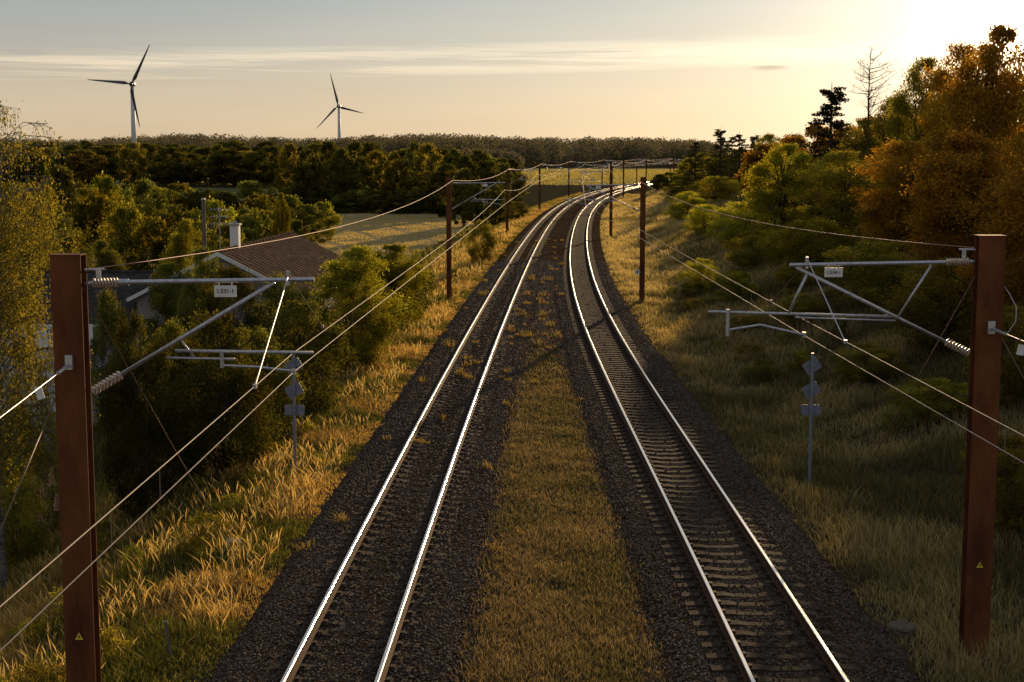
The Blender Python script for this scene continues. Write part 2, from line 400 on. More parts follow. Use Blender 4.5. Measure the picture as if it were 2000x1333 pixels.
k = (is_ballast(x, y) | (rng.random(n) < .12)) & (np.abs(np.abs(u) - .75) > .09) & ((np.abs(x - xL(y)) < 2.6) | (x > xL(y))) & (x < xR(y) + 2.6)
onsl = ((y / .6) % 1 < .46) & (np.abs(u) < 1.3)
keep = np.where(sd_, rng.random(n) < .5, rng.random(n) < .06)
k &= ~onsl | keep; x, y, ons = x[k], y[k], onsl[k]; n = len(x)
g = rng.uniform(.026, .11, n) * (1 + .35 * (rng.random(n) > .95)); C = np.stack([g * 1.16, g * .88, g * .68], 1)
zs = np.where(ons, -.19, gz(x, y) + .005)
P3 = np.stack([x, y, zs], 1)
st = link('ballast_stones', octa(n, P3, rng.uniform(.016, .034, n) * (1 + y / 120), C, M['stone'], 'ballast_stones'))
tag(st, 'loose brown-grey crushed stones lying in the beds of both tracks', 'gravel', kind='stuff')

# ------------------------------------------------------------------ tracks
def rail_mesh(xf, off, y0, y1, parent):
    prof = [(-.075, -.172), (.075, -.172), (.075, -.158), (.012, -.14), (.012, -.045), (.036, -.035), (.036, -.008), (.026, 0), (-.026, 0), (-.036, -.008), (-.036, -.035), (-.012, -.045), (-.012, -.14), (-.075, -.158)]
    yy = list(np.arange(y0, 120, 2.)) + list(np.arange(120, y1, 6.)); m = MB(); k = len(prof)
    vs = []
    for q in yy:
        cx = float(xf(q)); dx = float(xf(q + .5) - xf(q - .5)); nrm = Vector((1, -dx)).normalized()
        for (a, b) in prof: vs.append((cx + nrm.x * (off + a), q + nrm.y * (off + a), b))
    m.v = vs
    for i in range(len(yy) - 1):
        for j in range(k):
            j2 = (j + 1) % k
            m.f.append((i * k + j, i * k + j2, (i + 1) * k + j2, (i + 1) * k + j)); m.mi.append(1 if j in (6, 7, 8) else 0)
    return m.build('rail', [M['railside'], M['railtop']], parent)
def sleeper_geo(m, c, rz, lower=0.):
    rot = Matrix.Rotation(rz, 3, 'Z')
    def T(p): return rot @ Vector(p) + Vector(c)
    h = .16; top = -.178 - lower
    xs = [(-1.27, .115, -.02), (-.95, .13, 0), (-.45, .125, 0), (-.25, .105, -.03), (.25, .105, -.03), (.45, .125, 0), (.95, .13, 0), (1.27, .115, -.02)]
    vs = []
    for (a, hw, dz) in xs: vs += [T((a, -hw - .03, top - h)), T((a, -hw, top + dz)), T((a, hw, top + dz)), T((a, hw + .03, top - h))]
    fs = []
    for i in range(len(xs) - 1):
        for j in range(3): fs.append((i * 4 + j, i * 4 + j + 1, (i + 1) * 4 + j + 1, (i + 1) * 4 + j))
    fs += [(0, 1, 2, 3), tuple(len(vs) - 4 + q for q in (3, 2, 1, 0))]
    m.add(vs, fs, 0)
    for sgn in (-1, 1):
        for o in (-.13, .13):
            p = T((sgn * .7535 + o, 0, top + .022)); m.box(p, (.07, .12, .04), rot, 1)
for nm, xf, lab, low in (('left', xL, 'straighter left-hand railway track curving away, its sleepers half buried in ballast', .016), ('right', xR, 'right-hand railway track beside the dark bushes with clearly exposed sleepers', 0)):
    root = empty('railway_track', (0, 0, 0), 0, lab, 'railway track')
    for s in (-1, 1): rail_mesh(xf, s * .7535, -12, 660, root)
    k0 = int(20.4 / .6)
    proto = None
    for i in range(100):
        yq = (k0 + i) * .6 + .14; a = math.atan(float(xf(yq + .5) - xf(yq - .5)))
        if proto is None:
            m = MB(); sleeper_geo(m, (0, 0, 0), 0, low); o = m.build('sleeper', [M['sleeper'], M['clip']], root); proto = o
        else:
            o = proto.copy(); col.objects.link(o); o.parent = root
        o.location = (float(xf(yq)), yq, random.uniform(-.006, .004)); o.rotation_euler.z = -a + random.gauss(0, .006)
    m = MB()
    for i in list(range(100, 720)):
        yq = (k0 + i) * .6 + .14; a = math.atan(float(xf(yq + .5) - xf(yq - .5)))
        sleeper_geo(m, (float(xf(yq)), yq, 0), -a, low)
    o = m.build('distant_sleepers', [M['sleeper'], M['clip']], root); o['kind'] = 'stuff'

# ------------------------------------------------------------------ grass
def blades(name, x, y, h, w, C, lean=.35, prof=(1, .75, .12), label='', cat='grass', zoff=-.02, wind=(-.3, -.2)):
    n = len(x); z = gz(x, y) + zoff
    a = rng.uniform(0, 6.283, n); fa = rng.uniform(0, 6.283, n)
    lx = np.cos(a) * lean * rng.random(n) + wind[0] * rng.random(n) * .5; ly = np.sin(a) * lean * rng.random(n) + wind[1] * rng.random(n) * .5
    k = len(prof); V = np.zeros((n, k * 2, 3)); Cc = np.zeros((n, k * 2, 3))
    for i, p in enumerate(prof):
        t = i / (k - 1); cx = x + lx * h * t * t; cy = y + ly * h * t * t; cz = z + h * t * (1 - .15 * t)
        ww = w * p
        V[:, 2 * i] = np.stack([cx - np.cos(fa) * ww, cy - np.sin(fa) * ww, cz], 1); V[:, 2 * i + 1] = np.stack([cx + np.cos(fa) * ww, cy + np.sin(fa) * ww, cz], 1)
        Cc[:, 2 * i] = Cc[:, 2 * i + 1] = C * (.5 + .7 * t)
    q = np.array([[2 * i, 2 * i + 1, 2 * i + 3, 2 * i + 2] for i in range(k - 1)])
    Qq = (np.arange(n)[:, None, None] * (2 * k) + q[None]).reshape(-1, 4)
    o = link(name, quad_mesh(name, V.reshape(-1, 3), Qq, Cc.reshape(-1, 3), M['grass']))
    return tag(o, label, cat, kind='stuff')
def mixc(a, b, t): return np.array(a)[None] * (1 - t[:, None]) + np.array(b)[None] * t[:, None]
def ysam(n, a, b): return a * (b / a) ** rng.random(n)
GOLD = (.42, .25, .09); GREEN = (.115, .115, .03); STRAW = (.40, .30, .18)
# left bank
n = 300000; y = ysam(n, 14, 330); u = -2.2 - 9.5 * rng.random(n) ** 1.5 - .0; x = xL(y) + u
k = ~is_ballast(x, y) | (rng.random(n) < .08); x, y, u = x[k], y[k], u[k]; n = len(x)
pg = pn(x, y, .42); t = np.clip((pg - .45) * 5 + rng.normal(0, .25, n) + np.clip((u + 4.2) * .22, -.45, .45), 0, 1)
C = mixc(GREEN, GOLD, t) * rng.uniform(.5, 1.3, (n, 1)); C = np.where((rng.random(n) < .22 * t + .04)[:, None], np.array(STRAW)[None] * rng.uniform(.6, 1.1, (n, 1)), C)
h = rng.uniform(.1, .52, n) ** 1.1 * (.35 + 1.1 * pn(x, y, .9, 2)) * np.clip((-u - 1.9) * .7, .3, 1.)
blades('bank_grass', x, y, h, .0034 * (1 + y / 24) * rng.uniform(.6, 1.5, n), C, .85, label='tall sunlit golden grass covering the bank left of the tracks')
n = 22000; y = ysam(n, 14, 200); u = -2.5 - 8 * rng.random(n) ** 1.3; x = xL(y) + u; k = pn(x, y, .6, 7) > .52; x, y = x[k], y[k]; n = len(x)
blades('seed_grass', x, y, rng.uniform(.3, .85, n), .0034 * (1 + y / 24), mixc(GOLD, STRAW, rng.random(n)), .55, (.35, .3, .25, 1.6, .2), 'feathery seed stalks standing above the grass of the left bank')
# middle strip
n = 170000; y = ysam(n, 14, 86); lo = xL(y) + 1.9; hi = xR(y) - 1.9; fr = rng.random(n); x = lo + (hi - lo) * fr
ed = np.minimum(fr, 1 - fr) * (hi - lo)
k = (pn(x, y, 1.2, 3) + rng.random(n) * .7 > .42) & (rng.random(n) < np.clip(ed * 1.6, .02, 1)) & (rng.random(n) < 1.04 - .99 * sst((y - 36) / 34)); x, y = x[k], y[k]; n = len(x)
t = np.clip(1.4 * (pn(x, y, .6, 9) - .5) + .5 + rng.normal(0, .25, n), 0, 1)
C = mixc((.10, .092, .048), (.19, .145, .092), t) * rng.uniform(.55, 1.3, (n, 1)); C = np.where((rng.random(n) < .12)[:, None], np.array((.27, .21, .14))[None], C)
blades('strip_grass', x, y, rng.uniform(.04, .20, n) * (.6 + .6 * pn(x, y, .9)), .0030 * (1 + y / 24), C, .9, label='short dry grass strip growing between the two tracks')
# right bank
n = 280000; y = ysam(n, 16, 320); u = 2.2 + 15 * rng.random(n) ** 1.15; x = xR(y) + u
k = ~is_ballast(x, y) | (rng.random(n) < .08); x, y, u = x[k], y[k], u[k]; n = len(x)
pg = pn(x, y, .3, 11); t = np.clip((pg - .38) * 3 + rng.normal(0, .3, n) - (u - 4) * .06 + np.clip((y - 50) / 120, 0, .4), 0, 1)
C = mixc((.12, .105, .05), (.34, .27, .15), t) * rng.uniform(.55, 1.25, (n, 1)) * (1 + .4 * sst((y - 60) / 80))[:, None]
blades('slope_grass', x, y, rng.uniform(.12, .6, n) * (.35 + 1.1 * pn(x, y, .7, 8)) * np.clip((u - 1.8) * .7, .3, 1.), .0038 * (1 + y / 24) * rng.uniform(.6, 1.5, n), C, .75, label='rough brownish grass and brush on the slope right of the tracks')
# lowland left
n = 70000; y = ysam(n, 24, 300); u = -10 - 40 * rng.random(n) ** 1.3; x = xL(y) + u; k = ~is_meadow(x, y); x, y = x[k], y[k]; n = len(x)
t = np.clip(pn(x, y, .2, 2) + rng.normal(0, .2, n), 0, 1)
blades('lowland_grass', x, y, rng.uniform(.2, .7, n), .010 * (1 + y / 30), mixc((.07, .09, .025), (.2, .16, .06), t), label='dark green undergrowth on the low ground around the houses')
n = 60000; y = rng.uniform(150, 284, n); x = xL(y) - rng.uniform(13.5, 49, n); k = is_meadow(x, y) & (np.abs(((x + .25 * y) % 7) - 3.5) > .5); x, y = x[k], y[k]; n = len(x)
blades('meadow_stubble', x, y, rng.uniform(.05, .22, n), np.full(n, .035), mixc((.36, .29, .13), (.50, .40, .20), rng.random(n)), .6, label='pale mown stubble on the meadow behind the brown roofed house', cat='stubble')
n = 50000; y = rng.uniform(470, 900, n); x = xL(y) + np.where(rng.random(n) < .7, -rng.uniform(6, 160, n), rng.uniform(10, 70, n)); k = is_crop(x, y); x, y = x[k], y[k]; n = len(x)
blades('crop_rows', x, y, rng.uniform(.3, .9, n), np.full(n, .14), mixc((.22, .21, .08), (.36, .30, .13), rng.random(n)), .5, label='yellow-green crop growing on the far field beside the bend', cat='crop')
# weeds in the ballast
cs = []
for i in range(110):
    yq = 30 * (150 / 30) ** random.random(); xq = float(xL(yq)) + random.choice([2.4 + random.gauss(0, .5), 1.4 + random.gauss(0, .3), -1.7 + random.gauss(0, .3), random.uniform(-.5, .5), 2.6 + random.gauss(0, .5)])
    if yq < 55 and random.random() < .6: continue
    cs.append((xq, yq, random.uniform(.05, .17)))
for (px, py) in ((1030, 560), (1060, 600), (1062, 575), (1040, 530), (900, 718), (880, 660), (1000, 630), (1060, 560), (1030, 640), (1070, 530), (1085, 640), (945, 560), (1050, 655), (1020, 600), (1075, 620)):
    g_ = G(px, py + 20, -.3); cs.append((g_.x, g_.y, .24))
X = []; Yy = []; Hh = []
for (a, b_, s) in cs:
    k = 40; X.append(rng.normal(a, s * .6, k)); Yy.append(rng.normal(b_, s * 1.1, k)); Hh.append(rng.uniform(.2, 1.6, k) * s * 1.2)
X = np.concatenate(X); Yy = np.concatenate(Yy); Hh = np.concatenate(Hh); n = len(X)
blades('ballast_weeds', X, Yy, Hh, .005 * (1 + Yy / 30), mixc((.12, .11, .04), (.27, .15, .07), np.clip(rng.normal(.5, .4, n), 0, 1)), .7, (.5, 1, .9, .2), label='small orange and green weeds scattered in the ballast by the left track', cat='weeds')

# ------------------------------------------------------------------ trees
def leaves(Cn, size, C, flatz=0.):
    n = len(Cn); a = rng.normal(size=(n, 3)); a /= np.linalg.norm(a, axis=1)[:, None]
    b = rng.normal(size=(n, 3)); b -= (b * a).sum(1)[:, None] * a; b /= np.linalg.norm(b, axis=1)[:, None]
    s = size[:, None]
    V = np.stack([Cn - a * s, Cn + b * s * .55, Cn + a * s, Cn - b * s * .55], 1)
    return V.reshape(-1, 3), (np.arange(n)[:, None] * 4 + np.arange(4)[None]), np.repeat(C, 4, 0)
def make_tree_kind(kind, H, Rr, n, leaf, nb, zlo, bc=(.055, .07, .02), limbs=14, trunk_r=.14, br=(.11, .27)):
    bl = []
    lob = [random.uniform(0, 6.28) for _ in range(3)]
    for i in range(nb):
        t = zlo + (1 - zlo) * random.random() ** .85
        tt = (t - zlo) / (1 - zlo)
        pr = (math.sin(math.pi * (.16 + .8 * tt)) ** .75)
        r = Rr * random.uniform(*br) * (.5 + .5 * pr)
        th = random.uniform(0, 6.283); lobf = 1 + .16 * math.sin(2 * th + lob[0] + 3 * tt) + .12 * math.sin(3 * th + lob[1] + 5 * tt)
        rr = Rr * pr * random.random() ** .4 * .85 * lobf
        bl.append((math.cos(th) * rr, math.sin(th) * rr, min(t * H * (1 + .05 * math.sin(th + lob[2])), H - r * .7), r))
    bl = np.array(bl); pw = bl[:, 3] ** 1.8; idx = rng.choice(nb, n, p=pw / pw.sum())
    d = rng.normal(size=(n, 3)); d /= np.linalg.norm(d, axis=1)[:, None]
    rad = .25 + .75 * rng.random(n) ** .6 + np.where(rng.random(n) < .28, rng.random(n) * .85, 0)
    Cn = bl[idx, :3] + d * (bl[idx, 3] * rad)[:, None] * np.array([1, 1, .75])
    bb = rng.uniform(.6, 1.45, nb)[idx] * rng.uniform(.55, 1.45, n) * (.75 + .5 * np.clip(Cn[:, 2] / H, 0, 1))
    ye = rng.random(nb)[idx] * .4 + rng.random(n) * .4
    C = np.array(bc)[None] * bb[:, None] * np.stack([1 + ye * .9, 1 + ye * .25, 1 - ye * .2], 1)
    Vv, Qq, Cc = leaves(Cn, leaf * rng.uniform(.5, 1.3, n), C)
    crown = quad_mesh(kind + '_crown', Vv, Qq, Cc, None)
    m = MB(); top = H * .85
    bend = [Vector((random.gauss(0, .12) * i, random.gauss(0, .12) * i, -.3 + (top + .3) * i / 5)) for i in range(6)]
    m.tube(bend, [trunk_r * (1 - .15 * i) for i in range(6)], 7)
    for i in range(limbs):
        b = bl[random.randrange(nb)]; tz = random.uniform(.12, .75); s = bend[0].lerp(bend[5], tz); e = Vector(b[:3])
        mid = s.lerp(e, .5) + Vector((random.gauss(0, .15), random.gauss(0, .15), .2))
        m.tube([s, mid, e], [trunk_r * .45 * (1 - tz * .4), trunk_r * .28, trunk_r * .1], 5)
        for q in range(2):
            e2 = e + Vector((random.gauss(0, 1), random.gauss(0, 1), random.gauss(.3, .7))) * b[3] * .8
            m.tube([mid.lerp(e, .6), e2], [trunk_r * .15, trunk_r * .04], 4)
    me = D.meshes.new(kind + '_trunk'); me.from_pydata(m.v, [], m.f)
    return dict(crown=crown, trunk=me, H=H, W=2 * Rr * .95)
def strands_kind(kind, H, Rr, n):
    m = MB(); pts = []; top = H
    bend = [Vector((math.sin(i * .7) * .15, .1 * i, -.3 + (top * .93 + .3) * i / 7)) for i in range(8)]
    m.tube(bend, [.17 * (1 - .12 * i) for i in range(8)], 8)
    ends = []
    for i in range(90):
        t = .26 + .72 * ((i + .5) / 90); s = bend[0].lerp(bend[7], t); th = i * 2.4 + random.uniform(-.4, .4)
        ln = Rr * random.uniform(.6, 1.05) * (1.15 - t * .5); up = random.uniform(.3, .9)
        e = s + Vector((math.cos(th) * ln, math.sin(th) * ln, up * ln * .7)); mid = s.lerp(e, .5) + Vector((0, 0, .25))
        m.tube([s, mid, e], [.05 * (1.1 - t), .03 * (1.1 - t) + .004, .008], 5)
        for j in range(9):
            p = mid.lerp(e, random.uniform(0, 1)); dl = random.uniform(.6, 2.0) * (1 if t < .85 else .5)
            q = p + Vector((random.gauss(0, .3), random.gauss(0, .3), 0)); q2 = q + Vector((math.cos(th) * .15, math.sin(th) * .15, -dl))
            m.tube([p, q + Vector((0, 0, -.1)), q2], [.007, .005, .003], 3)
            ends.append((q, q2, t))
    k = rng.choice(len(ends), n, p=(lambda a: a / a.sum())(np.array([random.uniform(.1, 1.5) if e[2] < .82 else .12 for e in ends])))
    A = np.array([e[0][:] for e in ends])[k]; B = np.array([e[1][:] for e in ends])[k]; t = rng.random((n, 1))
    Cn = A + (B - A) * t + rng.normal(0, .09, (n, 3))
    C = np.array((.06, .07, .022))[None] * rng.uniform(.5, 1.6, (n, 1)) * np.stack([1 + rng.random(n) * .5, np.ones(n), np.ones(n)], 1)
    Vv, Qq, Cc = leaves(Cn, rng.uniform(.03, .052, n), C)
    me = D.meshes.new(kind + '_trunk'); me.from_pydata(m.v, [], m.f)
    return dict(crown=quad_mesh(kind + '_crown', Vv, Qq, Cc), trunk=me, H=H, W=2 * Rr)
def conifer_kind(kind, H, Rr, n, nl=17):
    m = MB(); m.tube([(0, 0, -.3), (0, 0, H * .5), (0, 0, H)], [.14, .08, .012], 7); pts = []
    for i in range(nl):
        t = .10 + .89 * i / nl; ln0 = Rr * (1 - t) ** .7 + .12
        for j in range(7):
            th = random.uniform(0, 6.28); l = ln0 * random.uniform(.5, 1.25); z0 = t * H + random.uniform(-.15, .15)
            e = Vector((math.cos(th) * l, math.sin(th) * l, z0 + l * random.uniform(-.1, .35))); m.tube([(0, 0, z0), e], [.03 * (1.1 - t) + .005, .006], 4)
            k = int(n / (nl * 7)); tt = .15 + .85 * rng.random(k) ** .8
            p = np.array([0, 0, z0])[None] * (1 - tt[:, None]) + np.array(e[:])[None] * tt[:, None] + rng.normal(0, .07, (k, 3)) * np.array([1, 1, .5]); p[:, 2] -= rng.random(k) * .14
            pts.append(p)
    Cn = np.concatenate(pts); n = len(Cn); C = np.array((.045, .055, .025))[None] * rng.uniform(.5, 1.5, (n, 1))
    Vv, Qq, Cc = leaves(Cn, rng.uniform(.05, .10, n), C)
    me = D.meshes.new(kind + '_trunk'); me.from_pydata(m.v, [], m.f)
    return dict(crown=quad_mesh(kind + '_crown', Vv, Qq, Cc), trunk=me, H=H, W=2 * Rr)
def bare_kind(kind, H, Rr):
    m = MB(); m.tube([(0, 0, -.3), (.1, 0, H * .4), (-.05, 0, H * .75), (.05, 0, H)], [.10, .06, .03, .006], 6)
    mt = MB()
    for i in range(60):
        t = random.uniform(.25, .97); s = Vector((0, 0, t * H)); th = random.uniform(0, 6.28); l = Rr * (1.2 - t * .8) * random.uniform(.5, 1.2)
        e = s + Vector((math.cos(th) * l, math.sin(th) * l, l * random.uniform(.2, .8))); mt.tube([s, s.lerp(e, .5) + Vector((0, 0, -.05)), e], [.022, .013, .005], 4)
        for j in range(6):
            p = s.lerp(e, random.uniform(.35, 1)); mt.tube([p, p + Vector((random.gauss(0, .25), random.gauss(0, .25), random.uniform(0, .4)))], [.008, .004], 3)
    me = D.meshes.new(kind + '_trunk'); me.from_pydata(m.v, [], m.f); mc = D.meshes.new(kind + '_crown'); mc.from_pydata(mt.v, [], mt.f)
    return dict(crown=mc, trunk=me, H=H, W=2 * Rr)
K = {}
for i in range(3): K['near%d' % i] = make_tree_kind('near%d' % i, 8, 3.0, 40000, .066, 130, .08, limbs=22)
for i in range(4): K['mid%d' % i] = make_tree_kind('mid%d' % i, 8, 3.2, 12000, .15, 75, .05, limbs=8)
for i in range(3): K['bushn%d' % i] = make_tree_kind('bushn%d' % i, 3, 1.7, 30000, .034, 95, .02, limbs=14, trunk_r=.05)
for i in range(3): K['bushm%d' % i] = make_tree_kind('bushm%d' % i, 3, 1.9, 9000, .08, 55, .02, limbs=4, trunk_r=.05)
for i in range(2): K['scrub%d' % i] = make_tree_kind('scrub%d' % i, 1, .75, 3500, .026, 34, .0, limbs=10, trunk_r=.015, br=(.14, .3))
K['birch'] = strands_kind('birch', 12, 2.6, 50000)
K['conifer'] = conifer_kind('conifer', 8, 2.3, 7000); K['conifer1'] = conifer_kind('conifer1', 8, 2.1, 5200, 14)
K['bare'] = bare_kind('bare', 8, 1.8)
mats_cache = {}
def variant(kk, part, mat):
    key = (kk, part, mat.name)
    if key not in mats_cache:
        me = K[kk][part].copy(); me.materials.clear(); me.materials.append(mat); mats_cache[key] = me
    return mats_cache[key]
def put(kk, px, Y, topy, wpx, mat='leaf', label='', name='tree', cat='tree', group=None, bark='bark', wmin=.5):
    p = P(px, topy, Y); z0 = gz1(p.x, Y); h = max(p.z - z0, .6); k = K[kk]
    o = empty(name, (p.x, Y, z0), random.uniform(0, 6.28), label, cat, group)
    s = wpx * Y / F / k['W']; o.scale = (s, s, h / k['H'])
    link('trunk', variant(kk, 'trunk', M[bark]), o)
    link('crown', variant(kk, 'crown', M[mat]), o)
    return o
rc = random.choice
def nearr(): return rc(['near0', 'near1', 'near2'])
def midr(): return rc(['mid0', 'mid1', 'mid2', 'mid3'])
def bn(): return rc(['bushn0', 'bushn1', 'bushn2'])
def bm_(): return rc(['bushm0', 'bushm1', 'bushm2'])
# --- left side
put('birch', -38, 37, 150, 300, 'leafgold', 'tall birch with drooping branches at the left edge of the photo', 'birch_tree', 'tree', None, 'birchbark')
for a in (
 ('b', 262, 41, 615, 150, 'leafdark', 'dark rounded bush just right of the front left mast'),
 ('b', 325, 44, 630, 160, 'leaf', 'middle bush between the front left mast and the large dark bush'),
 ('b', 410, 43, 610, 250, 'leafdark', 'large dark bush below the cantilever of the front left mast'),
 ('b', 500, 47, 640, 190, 'leaf', 'green bush behind the left lineside sign post'),
 ('b', 590, 52, 590, 220, 'leaf', 'wide bush on the bank in front of the brown roofed house'),
 ('n', 690, 66, 482, 210, 'leafgold', 'broad yellow-green tree right of the brown roofed house'),
 ('n', 775, 78, 478, 150, 'leafgold', 'yellow-green tree by the mown meadow behind the second left mast'),
 ('b', 700, 62, 555, 150, 'leafgold', 'low bush at the foot of the yellow-green trees'),
 ('b', 810, 84, 510, 100, 'leaf', 'small bush left of the second left mast'),
 ('b', 450, 62, 520, 170, 'leafdark', 'dark bush hiding the lower part of the white gable'),
 ('b', 555, 63, 538, 180, 'leaf', 'bush under the eaves of the brown roofed house'),
 ('n', 390, 64, 485, 110, 'leaf', 'upright leafy tree in front of the white gable'),
 ('n', 325, 66, 512, 130, 'leafdark', 'dark tree left of the white gable'),
 ('b', 30, 50, 790, 110, 'leafdark', 'dark shrub left of the front left mast below the white wall'),
 ('b', 20, 40, 890, 140, 'leafscrub', 'low shrub at the lower left edge'),
 ('b', 215, 58, 570, 110, 'leaf', 'bush growing against the dark tiled roof'),
 ('n', 360, 98, 430, 100, 'leafgold', 'sunlit tree behind the house near the wooden pole'),
 ('n', 550, 130, 378, 44, 'leafgold', 'slim pale birch-like tree standing alone beyond the house'),
 ('n', 130, 95, 425, 110, 'leaf', 'leafy tree beyond the dark tiled roof'),
 ('n', 200, 100, 470, 100, 'leaf', 'rounded tree behind the dark tiled roof, right of the leafy one'),
 ('n', 45, 88, 440, 130, 'leaf', 'tree partly hidden behind the drooping birch'),
 ('b', 940, 120, 430, 70, 'leafgold', 'bush on the left bank between the second and third left masts'),
 ('b', 1012, 205, 395, 50, 'leaf', 'bush beside the left bank near the fourth left mast'),
):
    put(bn() if a[0] == 'b' else nearr(), *a[1:], name='bush' if a[0] == 'b' else 'tree', cat='bush' if a[0] == 'b' else 'tree')
hedge = [(170, 150, 365, 160), (120, 165, 325, 110), (205, 175, 345, 100), (285, 170, 352, 100), (245, 140, 405, 110), (340, 150, 398, 110), (410, 150, 392, 120), (480, 145, 405, 110), (300, 125, 425, 110), (380, 120, 432, 90), (525, 165, 412, 90), (440, 125, 438, 100), (600, 190, 400, 90), (560, 195, 382, 100), (500, 200, 378, 100), (20, 150, 355, 130), (70, 130, 405, 120), (580, 150, 430, 80), (630, 200, 395, 70), (250, 190, 360, 80)]
for i, a in enumerate(hedge):
    put(bm_(), *a, mat=rc(['leafgold', 'leaf', 'leafgold']) if i < 12 else rc(['leaf', 'leafgold']), label='rounded green bush in the thicket between the houses and the dark wood', name='bush', cat='bush', group='bushes of the left thicket')
for i in range(44):
    px = -30 + i * 24 + random.uniform(-8, 8); Y = random.uniform(445, 520) if px < 560 else random.uniform(285, 340)
    if px > 1010: break
    top = 287 + random.uniform(-12, 12) + (6 if 300 < px < 520 else 0) + max(0, (px - 880)) * .25
    put(midr(), px, Y, top, random.uniform(60, 95), rc(['leafdark', 'leaf', 'leafscrub']), 'dark broadleaf tree in the long tree belt left of the railway', 'tree', 'tree', 'trees of the dark belt')
for i in range(26):
    px = -20 + i * 30 + random.uniform(-8, 8); put(midr(), px, random.uniform(540, 600) if px < 560 else random.uniform(350, 400), 281 + random.uniform(-6, 10), 80, 'leafdark', 'dark tree standing at the back of the belt', 'tree', 'tree', 'back row of the dark belt')
for i in range(15):
    px = 580 + i * 26 + random.uniform(-6, 6); put(bm_(), px, random.uniform(284, 300), 362 + random.uniform(-12, 14), 80, rc(['leafdark', 'leaf']), 'low dark bush at the foot of the tree belt', 'bush', 'bush', 'bushes at the foot of the belt')
for i in range(10):
    px = 60 + i * 48 + random.uniform(-10, 10); put(bm_(), px, random.uniform(236, 270), 362 + random.uniform(-10, 14), 95, rc(['leafdark', 'leaf', 'leafgold']), 'bush in the row before the narrow green field', 'bush', 'bush', 'bushes before the narrow green field')
for i, (px, Y, t, w_) in enumerate([(905, 230, 330, 70), (950, 240, 315, 80), (985, 250, 320, 55), (870, 270, 322, 80), (968, 215, 362, 60), (1000, 300, 330, 50)]):
    put(midr(), px, Y, t, w_, 'leafdark', 'dark tree at the railway end of the belt near the third left mast', 'tree', 'tree', 'trees at the end of the belt')
# --- right side
for a in (
 ('n', 1955, 74, 52, 230, 'leafglow', 'tallest glow-tinted tree at the right edge beneath the sun'),
 ('n', 1880, 88, 85, 190, 'leafglow', 'tall glow-tinted tree next to the tallest one'),
 ('n', 2070, 66, 90, 260, 'leafglow', 'tall tree cut by the right edge'),
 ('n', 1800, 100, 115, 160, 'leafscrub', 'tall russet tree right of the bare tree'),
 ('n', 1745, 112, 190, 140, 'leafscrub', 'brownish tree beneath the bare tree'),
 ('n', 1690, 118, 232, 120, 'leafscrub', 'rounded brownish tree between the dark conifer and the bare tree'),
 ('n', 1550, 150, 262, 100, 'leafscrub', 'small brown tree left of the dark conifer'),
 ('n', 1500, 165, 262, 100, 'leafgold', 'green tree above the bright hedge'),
 ('n', 1530, 105, 282, 170, 'leafbacklit', 'bright yellow-green tree on the right slope'),
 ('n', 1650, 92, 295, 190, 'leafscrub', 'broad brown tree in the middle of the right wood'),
 ('n', 1770, 78, 275, 240, 'leafglow', 'broad glow-tinted tree in front of the russet trees'),
 ('n', 1900, 62, 260, 280, 'leafglow', 'dense glow-tinted tree above the right cantilever'),
 ('n', 2050, 52, 300, 300, 'leafglow', 'dense tree behind the front right mast'),
 ('b', 1590, 82, 430, 220, 'leafbacklit', 'yellow-green bush at the foot of the bright tree'),
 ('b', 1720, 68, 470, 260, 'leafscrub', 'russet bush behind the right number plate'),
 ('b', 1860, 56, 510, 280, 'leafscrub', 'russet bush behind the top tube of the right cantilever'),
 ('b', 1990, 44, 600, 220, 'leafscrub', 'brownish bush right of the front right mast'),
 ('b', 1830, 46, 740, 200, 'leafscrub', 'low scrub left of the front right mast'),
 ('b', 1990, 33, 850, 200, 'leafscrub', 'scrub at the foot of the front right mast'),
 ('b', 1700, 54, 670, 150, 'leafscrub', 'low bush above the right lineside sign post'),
 ('b', 1440, 118, 395, 130, 'leafbacklit', 'bright bush on the slope behind the second right mast'),
 ('b', 1480, 98, 450, 130, 'leafbacklit', 'yellow-green bush lower on the right slope'),
 ('b', 1380, 135, 400, 110, 'leafbacklit', 'yellow-green bush near the third right mast'),
 ('b', 1340, 165, 375, 90, 'leafbacklit', 'yellow-green bush farther along the right slope'),
 ('b', 1400, 180, 345, 110, 'leafbacklit', 'lit bush high on the right slope'),
 ('b', 1320, 225, 358, 60, 'leafgold', 'small bush beside the far right masts'),
 ('b', 1370, 92, 505, 80, 'leafbacklit', 'low bush right of the second right mast'),
 ('b', 1440, 84, 530, 100, 'leafgold', 'low bush above the left end of the right cantilever'),
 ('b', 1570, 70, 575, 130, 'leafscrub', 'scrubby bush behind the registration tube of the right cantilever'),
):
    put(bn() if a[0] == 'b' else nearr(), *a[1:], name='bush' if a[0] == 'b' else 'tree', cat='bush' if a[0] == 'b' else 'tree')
put('conifer', 1625, 122, 160, 210, 'needle', 'dark spruce silhouetted against the sky on the right', 'spruce_tree')
put('bare', 1700, 118, 95, 170, 'bark', 'bare leafless tree rising above the right wood', 'bare_tree', 'tree')
for i, (px, Y, t, w_) in enumerate([(1358, 225, 272, 80), (1408, 215, 248, 95), (1445, 200, 256, 90), (1475, 195, 260, 80), (1430, 240, 262, 70)]):
    put(['conifer1', 'conifer'][i % 2], px, Y, t, w_, 'needle', ['small spruce nearest the track end of the right wood', 'taller of the small spruces beside the right bank', 'spruce left of the green tree on the right', 'spruce touching the right wood', 'thin spruce behind the small spruces'][i], 'spruce_tree', 'tree')
